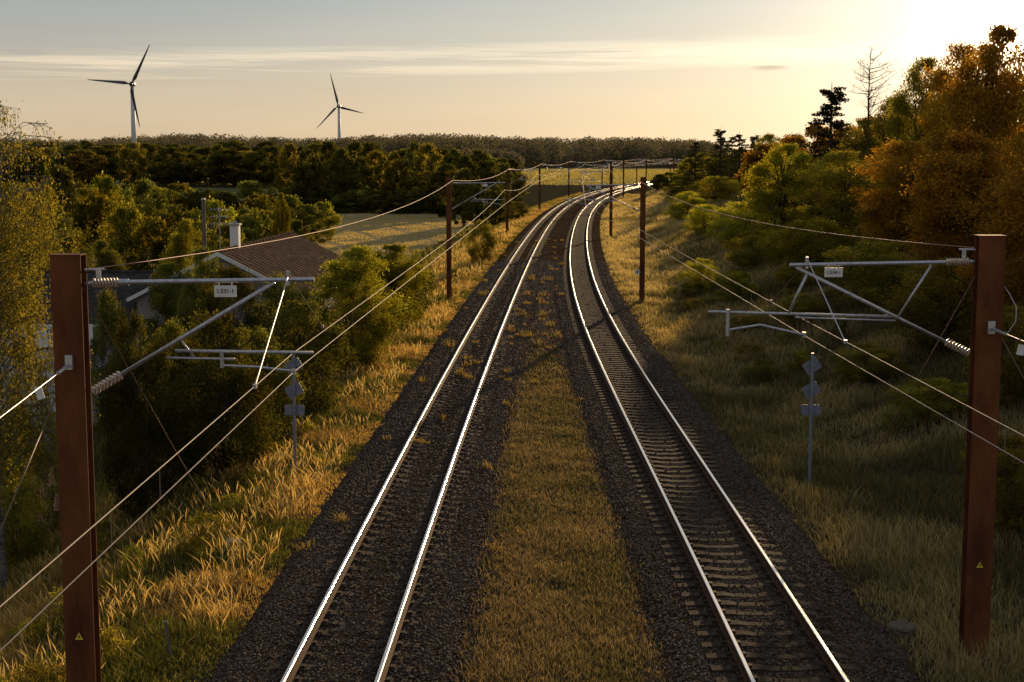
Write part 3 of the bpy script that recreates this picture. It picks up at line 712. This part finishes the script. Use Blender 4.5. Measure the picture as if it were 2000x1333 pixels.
for i in range(14):
    px = 1345 + i * 14; put(midr(), px, random.uniform(230, 330), 305 + random.uniform(-10, 10) - i * 1.5, 60, rc(['leaf', 'leafgold']), 'leafy tree in the row behind the small spruces', 'tree', 'tree', 'row behind the small spruces')
for i in range(12):
    px = 1500 + i * 50; put(midr(), px, random.uniform(125, 160), 275 - i * 9 + random.uniform(-15, 15), 120, 'leafglow', 'glow-tinted tree deep in the right wood', 'tree', 'tree', 'trees deep in the right wood')
for i in range(10):
    px = 1290 + i * 16 + random.uniform(-6, 6); put(bm_(), px, 300 + i * 6, 338 - i * 3 + random.uniform(-4, 4), 45, rc(['leaf', 'leafgold']), 'bush lining the far curve on the right', 'bush', 'bush', 'bushes lining the far curve')
# low scrub on both banks
def scrub(x, y, h, wd, mat, label, group):
    z0 = gz1(x, y); k = 'scrub%d' % random.randrange(2); o = empty('scrub', (x, y, z0), random.uniform(0, 6.28), label, 'bush', group)
    s = wd / K[k]['W']; o.scale = (s, s, h / K[k]['H']); link('trunk', variant(k, 'trunk', M['bark']), o); link('crown', variant(k, 'crown', M[mat]), o)
for i in range(56):
    y_ = random.uniform(25, 95); u_ = random.uniform(5.3, 16); scrub(float(xR(y_)) + u_, y_, random.uniform(.35, 1.0), random.uniform(.7, 1.9), rc(['leafscrub', 'leafscrub', 'leaf', 'leafgold']), 'low brownish scrub on the slope right of the tracks', 'low scrub on the right slope')
for i in range(46):
    y_ = 22 * (110 / 22) ** random.random(); u_ = -random.uniform(4.2, 10.5); scrub(float(xL(y_)) + u_, y_, random.uniform(.3, .85), random.uniform(.6, 1.5), rc(['leafgold', 'leaf', 'leafscrub', 'leafgold']), 'small leafy plant in the grass of the left bank', 'leafy plants on the left bank')
# far wood
n_t = 700; cen = []
for i in range(n_t):
    Y = random.choice([1150, 1400, 1650, 1250]) + random.uniform(-90, 90); px = random.uniform(-120, 1400)
    ttop = 266 + 4 * math.sin(px * .013) + random.uniform(-3, 8) + (4 if px < 200 else 0) + max(0, (px - 1150)) * .05
    cen.append((P(px, ttop, Y), Y))
for i in range(90):
    Y = random.uniform(620, 760); px = random.uniform(820, 1000)
    cen.append((P(px, 297 + random.uniform(-6, 8), Y), Y))
VV = []; QQ = []; CC = []; nq = 0
for p, Y in cen:
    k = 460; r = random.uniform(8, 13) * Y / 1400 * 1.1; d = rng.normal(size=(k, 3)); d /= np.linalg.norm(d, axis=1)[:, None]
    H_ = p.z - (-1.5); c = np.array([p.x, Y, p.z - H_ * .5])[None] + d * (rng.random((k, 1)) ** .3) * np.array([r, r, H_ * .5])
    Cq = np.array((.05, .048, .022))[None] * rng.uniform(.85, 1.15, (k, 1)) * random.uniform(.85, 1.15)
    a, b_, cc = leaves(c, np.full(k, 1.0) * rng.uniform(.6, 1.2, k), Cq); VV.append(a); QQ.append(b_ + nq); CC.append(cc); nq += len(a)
tag(link('far_wood', quad_mesh('far_wood', np.concatenate(VV), np.concatenate(QQ), np.concatenate(CC), M['farhaze'])), 'hazy distant wood along the horizon below the wind turbines', 'wood', kind='stuff')

# ------------------------------------------------------------------ fireweed on the left
def fireweed(px, py):
    g_ = GT(px, py); x0, y0, z0 = g_
    root = empty('fireweed', (x0, y0, z0), random.uniform(0, 6.3), 'tall fireweed plant gone to pink and white seed fluff at the lower left', 'plant', 'fireweed at the lower left')
    h = random.uniform(1.0, 1.6); m = MB(); lean = random.uniform(-.1, .1); m.tube([(0, 0, -.05), (lean, 0, h * .6), (lean * 2, 0, h)], [.008, .006, .003], 5); m.build('stem', M['bark'], root)
    n = 160; t = rng.random(n); c = np.stack([lean * 2 * t + rng.normal(0, .06, n), rng.normal(0, .06, n), h * (.15 + .45 * t)], 1)
    a, b_, cc = leaves(c, np.full(n, .05), np.tile([.12, .09, .03], (n, 1))); link('foliage', quad_mesh('foliage', a, b_, cc, M['grass']), root)
    n = 620; t = rng.random(n); c = np.stack([lean * 2 + rng.normal(0, .045, n) * (1.2 - t), rng.normal(0, .045, n) * (1.2 - t), h * (.6 + .4 * t)], 1)
    a, b_, cc = leaves(c, np.full(n, .030), mixc((.42, .25, .23), (.6, .48, .42), rng.random(n))); link('seed_head', quad_mesh('seed_head', a, b_, cc, M['grass']), root)
for i in range(18): fireweed(random.uniform(0, 110), random.uniform(1000, 1120))
for i in range(5): fireweed(random.uniform(265, 335), random.uniform(920, 1010))

# ------------------------------------------------------------------ text
def text(body, size, mat, parent, loc, name='lettering', rz=0.):
    cu = D.curves.new('t', 'FONT'); cu.body = body; cu.size = size; cu.align_x = 'CENTER'; cu.align_y = 'CENTER'; cu.extrude = .002; cu.offset = size * .012
    o = D.objects.new('t', cu); col.objects.link(o); bpy.context.view_layer.update()
    me = D.meshes.new_from_object(o.evaluated_get(bpy.context.evaluated_depsgraph_get())); D.objects.remove(o)
    me.materials.clear(); me.materials.append(mat)
    q = link(name, me, parent); q.location = loc; q.rotation_euler = (math.pi / 2, 0, rz); return q

# ------------------------------------------------------------------ masts
TOP = 7.0
def insulator(p0, p1, r, parent, n=8):
    p0, p1 = Vector(p0), Vector(p1); pts = []; rad = []
    for i in range(n):
        for (f, rr) in ((.0, .35), (.25, 1.), (.55, .9), (.8, .35)):
            pts.append(p0.lerp(p1, (i + f) / n)); rad.append(r * rr)
    pts.append(p1); rad.append(r * .4)
    m = MB(); m.tube(pts, rad, 12); return m.build('insulator', M['insul'], parent, True)
def rod(name, pts, r, mat, parent, seg=8):
    m = MB(); m.tube(pts, r, seg); return m.build(name, mat, parent, True)
MASTS = {'L': [], 'R': []}
def mast(side, Y, typ, near, label, number=None, tri=None, group=None, xfix=None):
    s = 1 if side == 'L' else -1
    X = float(xL(Y)) - 3.25 if side == 'L' else float(xR(Y)) + 3.3
    if xfix is not None: X = xfix
    z0 = gz1(X, Y); root = empty('catenary_mast', (X, Y, z0), 0, label, 'mast', group)
    w_ = (.42 if side == 'L' else .45) if near else .30; dp = .30 if near else .28; t = .022; zt = TOP - z0
    def T(o, z, dy=0.): return (s * o, dy, z - z0)
    m = MB(); m.box((0, -dp / 2 + t / 2, zt / 2 - .2), (w_, t, zt + .4)); m.box((0, dp / 2 - t / 2, zt / 2 - .2), (w_, t, zt + .4)); m.box((0, 0, zt / 2 - .2), (.018, dp - 2 * t - .002, zt + .4))
    if near: m.box((0, 0, zt + .008), (w_ + .015, dp + .015, .014))
    m.build('post', M['rust'], root)
    m = MB(); m.box((0, 0, -.17), (w_ + .12, dp + .16, .5)); m.build('foundation', M['capstone'], root)
    g = M['galv']; e = w_ / 2; k = 1
    if typ == 'A':
        rod('insulator_fitting', [T(e, 6.60), T(e + .12, 6.61)], .03, g, root); insulator(T(e + .12, 6.61), T(e + .48, 6.62), .075, root)
        m = MB(); m.tube([T(e + .48, 6.62), T(3.41, 6.66)], .034 * k); m.tube([T(e + .48, 6.62), T(e + .62, 6.622)], .048); m.tube([T(3.05, 6.58), T(3.05, 6.78)], .03); m.build('top_tube', g, root)
        insulator(T(e + .06, 5.08), T(e + .48, 5.33), .075, root)
        rod('diagonal_tube', [T(e + .48, 5.33), T(2.86, 6.62)], .030 * k, g, root)
        rod('registration_tube', [T(1.45, 5.66), T(3.38, 5.63)], .024 * k, g, root); rod('registration_rod', [T(1.32, 5.56), T(2.28, 5.54)], .017, g, root)
        rod('brace', [T(1.5, 5.86), T(1.72, 5.55)], .014, g, root)
        m = MB(); m.tube([T(2.1, 5.66), T(2.1, 5.42)], .028); m.tube([T(2.12, 5.45), T(2.6, 5.43), T(3.1, 5.37)], .018 * k); m.box(T(3.1, 5.36), (.06, .04, .08)); m.build('steady_arm', g, root)
        plate = (2.18, 6.50)
    else:
        rod('insulator_fitting', [T(e, 6.56), T(e + .12, 6.56)], .03, g, root); insulator(T(e + .12, 6.56), T(e + .52, 6.55), .07, root)
        m = MB(); m.tube([T(e + .52, 6.55), T(3.42, 6.50)], .034 * k); m.tube([T(3.12, 6.44), T(3.12, 6.64)], .03); m.build('top_tube', g, root)
        insulator(T(e + .06, 4.98), T(e + .48, 5.18), .075, root)
        rod('diagonal_tube', [T(e + .48, 5.18), T(3.3, 6.46)], .030 * k, g, root)
        rod('registration_tube', [T(1.5, 5.61), T(4.8, 5.70)], .026 * k, g, root); rod('registration_rod', [T(1.57, 5.54), T(3.3, 5.60)], .017, g, root)
        rod('brace', [T(.99, 6.5), T(1.52, 5.62)], .022, g, root); rod('brace', [T(3.1, 6.38), T(3.42, 5.66)], .026, g, root)
        m = MB(); m.tube([T(4.46, 5.74), T(4.46, 5.28)], .034); m.tube([T(4.46, 5.38), T(3.9, 5.47), T(3.15, 5.30)], .022 * k); m.box(T(3.14, 5.3), (.06, .04, .09)); m.build('steady_arm', g, root)
        plate = (2.67, 6.38)
    if near or Y < 180:
        m = MB(); m.box(T(plate[0], plate[1], -.05), (.31, .008, .16)); m.tube([T(plate[0] - .09, plate[1] + .05, -.05), T(plate[0] - .09, plate[1] + .14, -.02)], .008); m.tube([T(plate[0] + .09, plate[1] + .05, -.05), T(plate[0] + .09, plate[1] + .14, -.02)], .008)
        pl = m.build('number_plate', M['white'], root)
        if number: text(number, .082, M['black'], pl, T(plate[0], plate[1], -.058))
    if tri:
        zc = tri - z0; yf = -dp / 2
        m = MB(); m.prism([(-.075, zc - .06), (.075, zc - .06), (0, zc + .075)], yf - .008, yf - .002); ws = m.build('warning_sign', M['black'], root)
        m = MB(); m.prism([(-.06, zc - .051), (.06, zc - .051), (0, zc + .057)], yf - .012, yf - .0085); m.build('yellow_face', M['yellow'], ws)
        m = MB(); m.prism([(.012, zc + .03), (-.022, zc - .012), (-.002, zc - .008), (-.012, zc - .042), (.022, zc + .004), (.002, zc + .0)], yf - .0155, yf - .0125); m.build('lightning_mark', M['black'], ws)
    MASTS[side].append((X, Y, s))
    return root, T, z0, X
ordn = ['front', 'second', 'third', 'fourth', 'fifth', 'sixth', 'seventh', 'eighth']
YL = [20.6, 89.6, 160, 232, 300, 370, 440, 510]; YR = [25.4, 89, 157, 228, 298, 368, 438, 508]
l0, TL, z0l, xl0 = mast('L', YL[0], 'A', True, 'rust-brown catenary mast at the left with number plate 1.531-1', '1.531-1', P(158, 1245, 20.4).z, xfix=P(133, 497, 20.6).x)
r0, TR, z0r, xr0 = mast('R', YR[0], 'B', True, 'rust-brown catenary mast at the right with number plate 1.534-1', '1.534-1', P(1919, 1105, 25.2).z, xfix=P(1934, 460, 25.4).x)
for i in range(1, 8):
    mast('L', YL[i], 'A' if i % 2 == 0 or i == 1 else 'B', False, '%s catenary mast from the front along the left track' % ordn[i])
    rt = mast('R', YR[i], 'B' if i % 2 == 0 or i == 1 else 'A', False, '%s catenary mast from the front along the right track' % ordn[i])
    if i == 1:
        rt_, T_, zz0, xx0 = rt
        m = MB(); m.box((-.30, -.17, 1.9 + .0), (.26, .01, .30)); m.box((-.2, -.155, 1.9), (.2, .015, .04)); sg = m.build('small_sign', M['white'], rt_)
        m = MB(); m.box((-.30, -.178, 1.9), (.05, .004, .16)); m.build('sign_mark', M['black'], sg)
# extras on the front masts (local coordinates)
def loc(root, v): return Vector(v) - root.location
g = M['galv']
ga_ = GT(457, 1080)
rod('guy_wire', [loc(l0, P(160, 560, 20.6)), loc(l0, ga_ + Vector((-.12, 0, .2)))], .012, M['guy'], l0, 6)
m = MB(); m.box(loc(l0, ga_ + Vector((0, 0, .14))), (.34, .36, .3), Matrix.Rotation(.3, 3, 'Z')); m.build('guy_anchor', M['concrete'], l0)
rod('guy_wire', [loc(l0, P(112, 770, 20.5)), loc(l0, P(-30, 1110, 17.5))], .011, M['guy'], l0, 6)
a_, b_ = P(136, 712, 20.4), P(-60, 862, 16.5)
m = MB(); m.tube([loc(l0, a_), loc(l0, a_.lerp(b_, .14))], .024); m.tube([loc(l0, a_.lerp(b_, .14)), loc(l0, b_)], .008); m.box(loc(l0, P(135, 708, 20.36)), (.10, .06, .2)); m.build('anchor_wire', g, l0)
m = MB(); m.box(loc(l0, P(77, 768, 19.2)), (.10, .006, .17), Matrix.Rotation(-.3, 3, 'Y')); m.build('wire_tag', M['white'], l0)
rod('jumper_cable', [loc(l0, P(*q)) for q in ((98, 640, 20.0), (90, 665, 19.9), (104, 690, 20.0), (110, 725, 20.1))], .006, M['galv'], l0, 6)
rod('guy_wire', [loc(r0, P(1905, 540, 25.4)), loc(r0, P(1655, 982, 31.5))], .012, M['guy'], r0, 6)
rod('guy_wire', [loc(r0, P(1945, 640, 25.4)), loc(r0, P(2060, 850, 25.0))], .010, M['guy'], r0, 6)
a_, b_ = P(1938, 642, 25.2), P(2080, 700, 22.0)
m = MB(); m.tube([loc(r0, a_), loc(r0, a_.lerp(b_, .2))], .026); m.tube([loc(r0, a_.lerp(b_, .2)), loc(r0, b_)], .010); m.box(loc(r0, P(1936, 640, 25.2)), (.12, .06, .22)); m.build('anchor_wire', g, r0)
m = MB(); m.box(loc(r0, P(1994, 684, 23.6)), (.12, .006, .17), Matrix.Rotation(.2, 3, 'Y')); m.build('wire_tag', M['white'], r0)
rod('jumper_cable', [loc(r0, P(*q)) for q in ((1962, 560, 25.2), (1972, 575, 25.1), (1985, 600, 25.0), (1984, 628, 24.9), (1970, 648, 24.8), (1962, 655, 24.8))], .007, M['galv'], r0, 6)
for (rt_, px0, py0, Yq, sgn) in ((l0, 165, 527, 20.6, 1), (r0, 1905, 488, 25.4, -1)):
    p = P(px0, py0, Yq); m = MB(); m.tube([loc(rt_, p), loc(rt_, p + Vector((sgn * .25, .1, -.0)))], .018); m.box(loc(rt_, p + Vector((sgn * .2, -.03, -.07))), (.07, .01, .13)); m.build('feeder_bracket', g, rt_)

# ------------------------------------------------------------------ wires
def wire(name, pts, r0_, label, cat='wire', mat='wire'):
    m = MB(); m.tube(pts, [r0_ * max(1, .9 + Vector(p).y / 260) for p in pts], 6); o = m.build(name, M[mat], None, True); return tag(o, label, cat)
def contact_x(side, i, Y):
    f = xL if side == 'L' else xR
    st_ = (.12 if i % 2 else -.12) if side == 'L' else (-.1 if i % 2 else .25)
    return float(f(Y)) + st_
for side, YM, word in (('L', YL, 'left'), ('R', YR, 'right')):
    nodes = [(0, -35.)] + [(contact_x(side, i, Yq), Yq) for i, Yq in enumerate(YM)]
    if side == 'R': nodes[0] = (5.95, -35.); nodes[1] = (5.02, YM[0])
    else: nodes[0] = (-3.5, -35.); nodes[1] = (-3.06, YM[0])
    cz_ = 5.36 if side == 'L' else 5.29
    cp = [(a, b, cz_) for a, b in nodes]
    wire('contact_wire', cp, .0062, 'lower contact wire running above the %s track' % word)
    mp_ = []
    drops = []
    for i in range(len(nodes) - 1):
        (xa, ya), (xb, yb) = nodes[i], nodes[i + 1]
        for k in range(24):
            t = k / 24
            if i == 0: zz_ = cz_ + .27
            elif i == 1: zz_ = cz_ + .27 + .6 * max(0, (t - .25) / .75) ** 2.2
            else: zz_ = cz_ + .27 + .6 * (2 * t - 1) ** 2
            mp_.append((xa + (xb - xa) * t, ya + (yb - ya) * t, zz_))
            if (k % 6 == 2) and ya + (yb - ya) * t < 240: drops.append((mp_[-1]))
    mw = wire('messenger_wire', mp_, .0060, 'upper messenger wire above the %s track' % word)
    extra = [P(318, 940, 12.9).y] if side == 'L' else []
    for (a, b, c) in drops + [(nodes[0][0] + (nodes[1][0] - nodes[0][0]) * (q + 35) / (YM[0] + 35), q, cz_ + .27) for q in extra]:
        m = MB(); m.tube([(a, b, cz_), (a, b, c)], .0035 * max(1, b / 90), 5); m.build('dropper', M['wire'], mw)
    Yq = YM[0]; top = (nodes[1][0] + (-.05 if side == 'L' else .05), Yq, 6.72 if side == 'L' else 6.58)
    for dyy in (-3.0, 3.2):
        t = (dyy + Yq + 35) / (Yq + 35) if dyy < 0 else 1
        xx = nodes[0][0] + (nodes[1][0] - nodes[0][0]) * t
        m = MB(); m.tube([top, (xx, Yq + dyy, cz_ + .27)], .009 if dyy < 0 else .005, 6); m.box((xx, Yq + dyy, cz_ + .27), (.04, .10, .05)); m.build('stitch_wire', M['galv'] if dyy < 0 else M['wire'], mw)
    pts = []; s = 1 if side == 'L' else -1
    mm = MASTS[side]
    for i in range(len(mm) - 1):
        (xa, ya, _), (xb, yb, _) = mm[i], mm[i + 1]
        for k in range(20):
            t = k / 20; pts.append((xa + (xb - xa) * t + s * .26, ya + (yb - ya) * t, 6.80 - (.62 if i == 0 else .45) * 4 * t * (1 - t)))
    pts.append((mm[-1][0] + s * .26, mm[-1][1], 6.8))
    wire('feeder_wire', pts, .0090, 'sagging feeder wire strung between the tops of the %s masts' % word, mat='feeder')

# ------------------------------------------------------------------ lineside sign posts (seen from behind)
for (px, py, Yg, label) in ((577, 938, None, 'grey post with three sign plates seen from behind, left of the tracks'), (1581, 940, None, 'grey post with three sign plates seen from behind, right of the tracks')):
    p = G(px, py, -.45); z0 = gz1(p.x, p.y); Y = p.y
    root = empty('sign_post', (p.x, Y, z0), 0, label, 'sign'); ztop = P(px, 690, Y).z - z0
    m = MB(); m.tube([(0, 0, -.2), (0, 0, ztop)], .045, 10); m.build('post', M['signback'], root)
    def plate(yy, w_, h_, rot, nm):
        zc = P(px, yy, Y).z - z0; rm = Matrix.Rotation(rot, 3, 'Y'); m = MB(); c = .03
        pts = [(-w_ / 2 + c, -h_ / 2), (w_ / 2 - c, -h_ / 2), (w_ / 2, -h_ / 2 + c), (w_ / 2, h_ / 2 - c), (w_ / 2 - c, h_ / 2), (-w_ / 2 + c, h_ / 2), (-w_ / 2, h_ / 2 - c), (-w_ / 2, -h_ / 2 + c)]
        q = [(rm @ Vector((a, 0, b))) for a, b in pts]
        m.prism([(v.x, v.z + zc) for v in q], .055, .062)
        for dz in (-.07, .07):
            v = rm @ Vector((0, 0, dz)); m.box((v.x, .05, zc + v.z), (w_ * .8, .012, .03), rm)
        m.box((0, -.0, zc), (.13, .11, .05)); m.build(nm, M['signback'], root)
    plate(716, .44, .34, -R(33), 'tilted_plate'); plate(763, .44, .34, -R(28), 'tilted_plate'); plate(802, .54, .29, 0, 'level_plate')
# stake, concrete cap, trackside cabinet
p = GT(334, 1290); z0 = p.z; o = empty('marker_stake', (p.x, p.y, z0), 0, 'short leaning grey stake in the grass near the front left mast', 'stake')
m = MB(); m.tube([(0, 0, -.1), (-.07, 0, .66)], [.03, .028], 8); m.box((-.07, 0, .68), (.075, .075, .05)); m.build('stake', M['wood'], o)
p = GT(1762, 1240); z0 = p.z; o = empty('well_cap', (p.x, p.y, z0), 0, 'round concrete drain well with a lid in the grass by the front right mast', 'drain cover')
m = MB(); m.tube([(0, 0, -.1), (0, 0, .13)], .24, 24); m.build('ring', M['capstone'], o)
m = MB(); m.tube([(0, 0, .134), (0, 0, .16), (0, 0, .19)], [.27, .27, .24], 24); m.build('lid', M['capstone'], o)

# ------------------------------------------------------------------ houses
def house(loc_, rz, hw, ln, zeave, zridge, wallm, roofm, label, zb=-3.6, over=.35, chim=None, wins=(), name='house'):
    root = empty(name, (loc_[0], loc_[1], zb), rz, label, 'house')     # ridge along local Y, from 0 to ln
    ez, rz_ = zeave - zb, zridge - zb; sl = (rz_ - ez) / (hw + over); wt = rz_ - sl * hw - .10
    m = MB(); v = [(-hw, 0, -.5), (hw, 0, -.5), (hw, 0, wt), (0, 0, rz_ - .12), (-hw, 0, wt)]; v2 = [(a, ln, c) for a, b, c in v]
    m.add(v + v2, [(0, 1, 2, 3, 4), (9, 8, 7, 6, 5), (1, 6, 7, 2), (5, 0, 4, 9), (2, 7, 8, 3), (3, 8, 9, 4)]); m.build('wall', wallm, root)
    m = MB()
    for s in (-1, 1):
        e = hw + over; t = .09
        m.add([(0, -over, rz_), (s * e, -over, ez), (s * e, ln + over, ez), (0, ln + over, rz_), (0, -over, rz_ - t), (s * e, -over, ez - t), (s * e, ln + over, ez - t), (0, ln + over, rz_ - t)], [(0, 1, 2, 3), (4, 7, 6, 5), (0, 4, 5, 1), (2, 6, 7, 3), (1, 5, 6, 2)])
    m.tube([(0, -over, rz_ + .01), (0, ln + over, rz_ + .01)], .09, 8)
    rf = m.build('roof', roofm, root)
    m = MB()
    for s in (-1, 1): m.add([(0, -over - .03, rz_ + .02), (s * (hw + over), -over - .03, ez + .02), (s * (hw + over), -over - .03, ez - .16), (0, -over - .03, rz_ - .18), (0, -over - .004, rz_ + .02), (s * (hw + over), -over - .004, ez + .02), (s * (hw + over), -over - .004, ez - .16), (0, -over - .004, rz_ - .18)], [(0, 1, 2, 3), (7, 6, 5, 4), (0, 4, 5, 1), (1, 5, 6, 2), (2, 6, 7, 3)])
    m.build('barge_board', M['white'], root)
    for s in (-1, 1):
        m = MB(); m.tube([(s * (hw + over + .04), -over, ez - .06), (s * (hw + over + .04), ln + over, ez - .06)], .06, 8); m.build('gutter', M['cabinet'], root)
    if chim:
        cx, cy, cw, ct = chim; m = MB(); zc = ct - zb
        m.box((cx, cy, (zc + rz_ - .8) / 2), (cw, cw, zc - rz_ + .8)); m.build('chimney', M['white'], rf)
        m = MB(); m.box((cx, cy, zc + .05), (cw + .14, cw + .14, .08)); m.tube([(cx, cy, zc + .09), (cx, cy, zc + .22)], .1, 8); m.build('chimney_cap', M['cabinet'], rf)
    for (cx, cz, ww, wh) in wins:
        m = MB(); z_ = cz - zb
        for (bx, bz, bw, bh) in ((0, wh / 2, ww + .12, .08), (0, -wh / 2, ww + .12, .08), (-ww / 2, 0, .08, wh - .09), (ww / 2, 0, .08, wh - .09), (0, 0, .05, wh - .09)): m.box((cx + bx, -.03, z_ + bz), (bw, .05, bh))
        f = m.build('window', M['white'], root)
        m = MB(); m.box((cx, -.012, z_), (ww, .015, wh)); m.build('pane', M['glass'], f)
    return root
M['gable'] = surf('weathered_boards', (.20, .19, .18), (.30, .28, .26), 3, .9, 0, .3, (6, 1, .5))
hr = house((-13.5, 68.4), R(-3.0), 3.9, 17, 1.75, 3.9, M['gable'], M['roof_brown'], 'white gabled house with brown corrugated roof and white chimney', chim=(-.1, 3.6, .42, 4.95), wins=((0, 2.1, .9, .7), (-1.6, -.6, 1.1, 1.2), (1.6, -.6, 1.1, 1.2)))
house((-17.0, 73), R(90), 4.6, 12, .55, 2.6, M['gable'], M['roof_dark'], 'low pale house with a dark tiled roof at the left', wins=((0, -1, 1, 1),), name='low_house')
# annex with flat roof and signboard
ax0, ax1 = -31., -17.6
o = empty('annex', ((ax0 + ax1) / 2, 64, -3.4), 0, 'white flat-roofed annex behind the birch at the left', 'building')
wd = ax1 - ax0
m = MB(); m.box((0, 0, 1.2), (wd, 6, 2.9)); m.build('wall', M['wall_white'], o)
m = MB(); m.box((0, -.1, 2.78), (wd + .5, 6.9, .22)); m.build('flat_roof', M['flatroof'], o)
m = MB(); m.box((0, -3.58, 2.78), (wd + .5, .05, .30)); m.build('fascia', M['white'], o)
m = MB(); m.box((wd / 2 - 3, -3.02, 1.2), (.95, .04, 2.0)); d_ = m.build('door', M['cabinet'], o); m = MB(); m.box((wd / 2 - 2.65, -3.06, 1.2), (.12, .04, .03)); m.build('handle', M['black'], d_)
o = empty('signboard', (-21.9, 67.2, -.45), 0, 'white signboard with partly hidden black lettering above the flat roof', 'sign')
m = MB(); m.box((0, 0, .6), (5.6, .06, 1.05)); pl = m.build('board', M['white'], o)
text('gsar', .62, M['black'], pl, (1.2, -.036, .80)); text('ine', .62, M['black'], pl, (1.7, -.036, .32))
for sx_ in (-2.2, 2.2):
    m = MB(); m.tube([(sx_, .08, -.1), (sx_, .08, 1.0)], .04); m.build('support', M['galv'], o)
# cabinet
p = GT(103, 885); z0 = p.z; o = empty('cabinet', (p.x, p.y, z0), R(10), 'narrow pale grey utility cabinet left of the front left mast', 'utility cabinet')
m = MB(); m.box((0, 0, .8), (.5, .35, 1.6)); m.build('body', M['cabinet'], o)
m = MB(); m.box((0, 0, 1.63), (.58, .43, .06)); m.build('cap', M['cabinet'], o)
m = MB(); m.box((0, -.185, .85), (.42, .015, 1.35)); d_ = m.build('door', M['cabinet'], o); m = MB(); m.box((.15, -.2, .9), (.03, .02, .12)); m.build('handle', M['black'], d_)
# antenna + wooden pole
p = P(430, 470, 71); o = empty('antenna', (p.x, 71, 3.2), R(15), 'television antenna mast on the brown roofed house left of the chimney', 'antenna')
h = P(430, 405, 71).z - 3.2; m = MB(); m.tube([(0, 0, -.4), (0, 0, h)], .025, 6); m.build('pole', M['galv'], o)
for zz_ in (h - .1, h - .45, h - .8):
    m = MB(); m.tube([(-.45, 0, zz_), (.45, 0, zz_)], .014, 5)
    for k in range(6): m.tube([(-.4 + k * .16, -.28, zz_), (-.4 + k * .16, .28, zz_ + .0)], .008, 4); m.tube([(-.4 + k * .16, 0, zz_ - .1), (-.4 + k * .16, 0, zz_ + .1)], .008, 4)
    m.build('aerial', M['galv'], o)
p = P(397, 390, 84); z0 = gz1(p.x, 84); o = empty('utility_pole', (p.x, 84, z0), 0, 'plain wooden utility pole behind the brown roofed house', 'pole')
m = MB(); m.tube([(0, 0, -.3), (0, 0, p.z - z0)], [.16, .11], 10); m.build('pole', M['wood'], o); m = MB(); m.box((0, 0, p.z - z0 + .03), (.2, .2, .08)); m.build('cap', M['galv'], o)

# ------------------------------------------------------------------ wind turbines
def turbine(px, hy, Y, angs, lens, yaw, label):
    hub = P(px, hy, Y); z0 = gz1(hub.x, Y); root = empty('wind_turbine', (hub.x, Y, z0), yaw, label, 'wind turbine'); hz = hub.z - z0
    m = MB(); m.tube([(0, 1.6, -1), (0, 1.6, hz * .5), (0, 1.6, hz - 1)], [1.55, 1.25, .95], 20); m.build('tower', M['tower'], root, True)
    m = MB(); m.tube([(0, -1.0, hz), (0, -.6, hz), (0, 1, hz + .1), (0, 5.5, hz + .15), (0, 6.3, hz + .1)], [.9, 1.3, 1.5, 1.35, .7], 10); m.build('nacelle', M['blade'], root, True)
    m = MB(); m.tube([(0, -2.9, hz), (0, -2.5, hz), (0, -1.2, hz)], [.2, .8, 1.0], 14); m.build('hub', M['blade'], root, True)
    for a, l in zip(angs, lens):
        d = Vector((math.cos(R(a)), 0, math.sin(R(a)))); s = Vector((-d.z, 0, d.x)); c = Vector((0, -1.8, hz)); m = MB(); vs = []; st_ = [(0, .45, .45), (.06, .5, .45), (.16, 1.35, .3), (.4, 1.0, .18), (.75, .6, .1), (.97, .28, .05), (1, .05, .03)]
        for (t, ww, th) in st_:
            q = c + d * (l * t)
            for (u_, v_) in ((-.35, 0), (0, -1), (.9, 0), (0, 1)): vs.append(q + s * (-ww * u_ * 1.1) + Vector((0, v_ * th + u_ * ww * .35, 0)))
        fs = []
        for i in range(len(st_) - 1):
            for j in range(4): fs.append((i * 4 + j, i * 4 + (j + 1) % 4, (i + 1) * 4 + (j + 1) % 4, (i + 1) * 4 + j))
        fs.append((0, 1, 2, 3)); m.add(vs, fs); m.build('blade', M['blade'], root, True)
turbine(257, 165, 795, (63.5, 174.5, 280), (23.2, 22.8, 23), R(4), 'larger wind turbine at the left of the horizon')
turbine(661, 208, 1166, (103, -15, 225), (26, 21, 24.5), R(-6), 'smaller wind turbine above the middle of the dark wood')
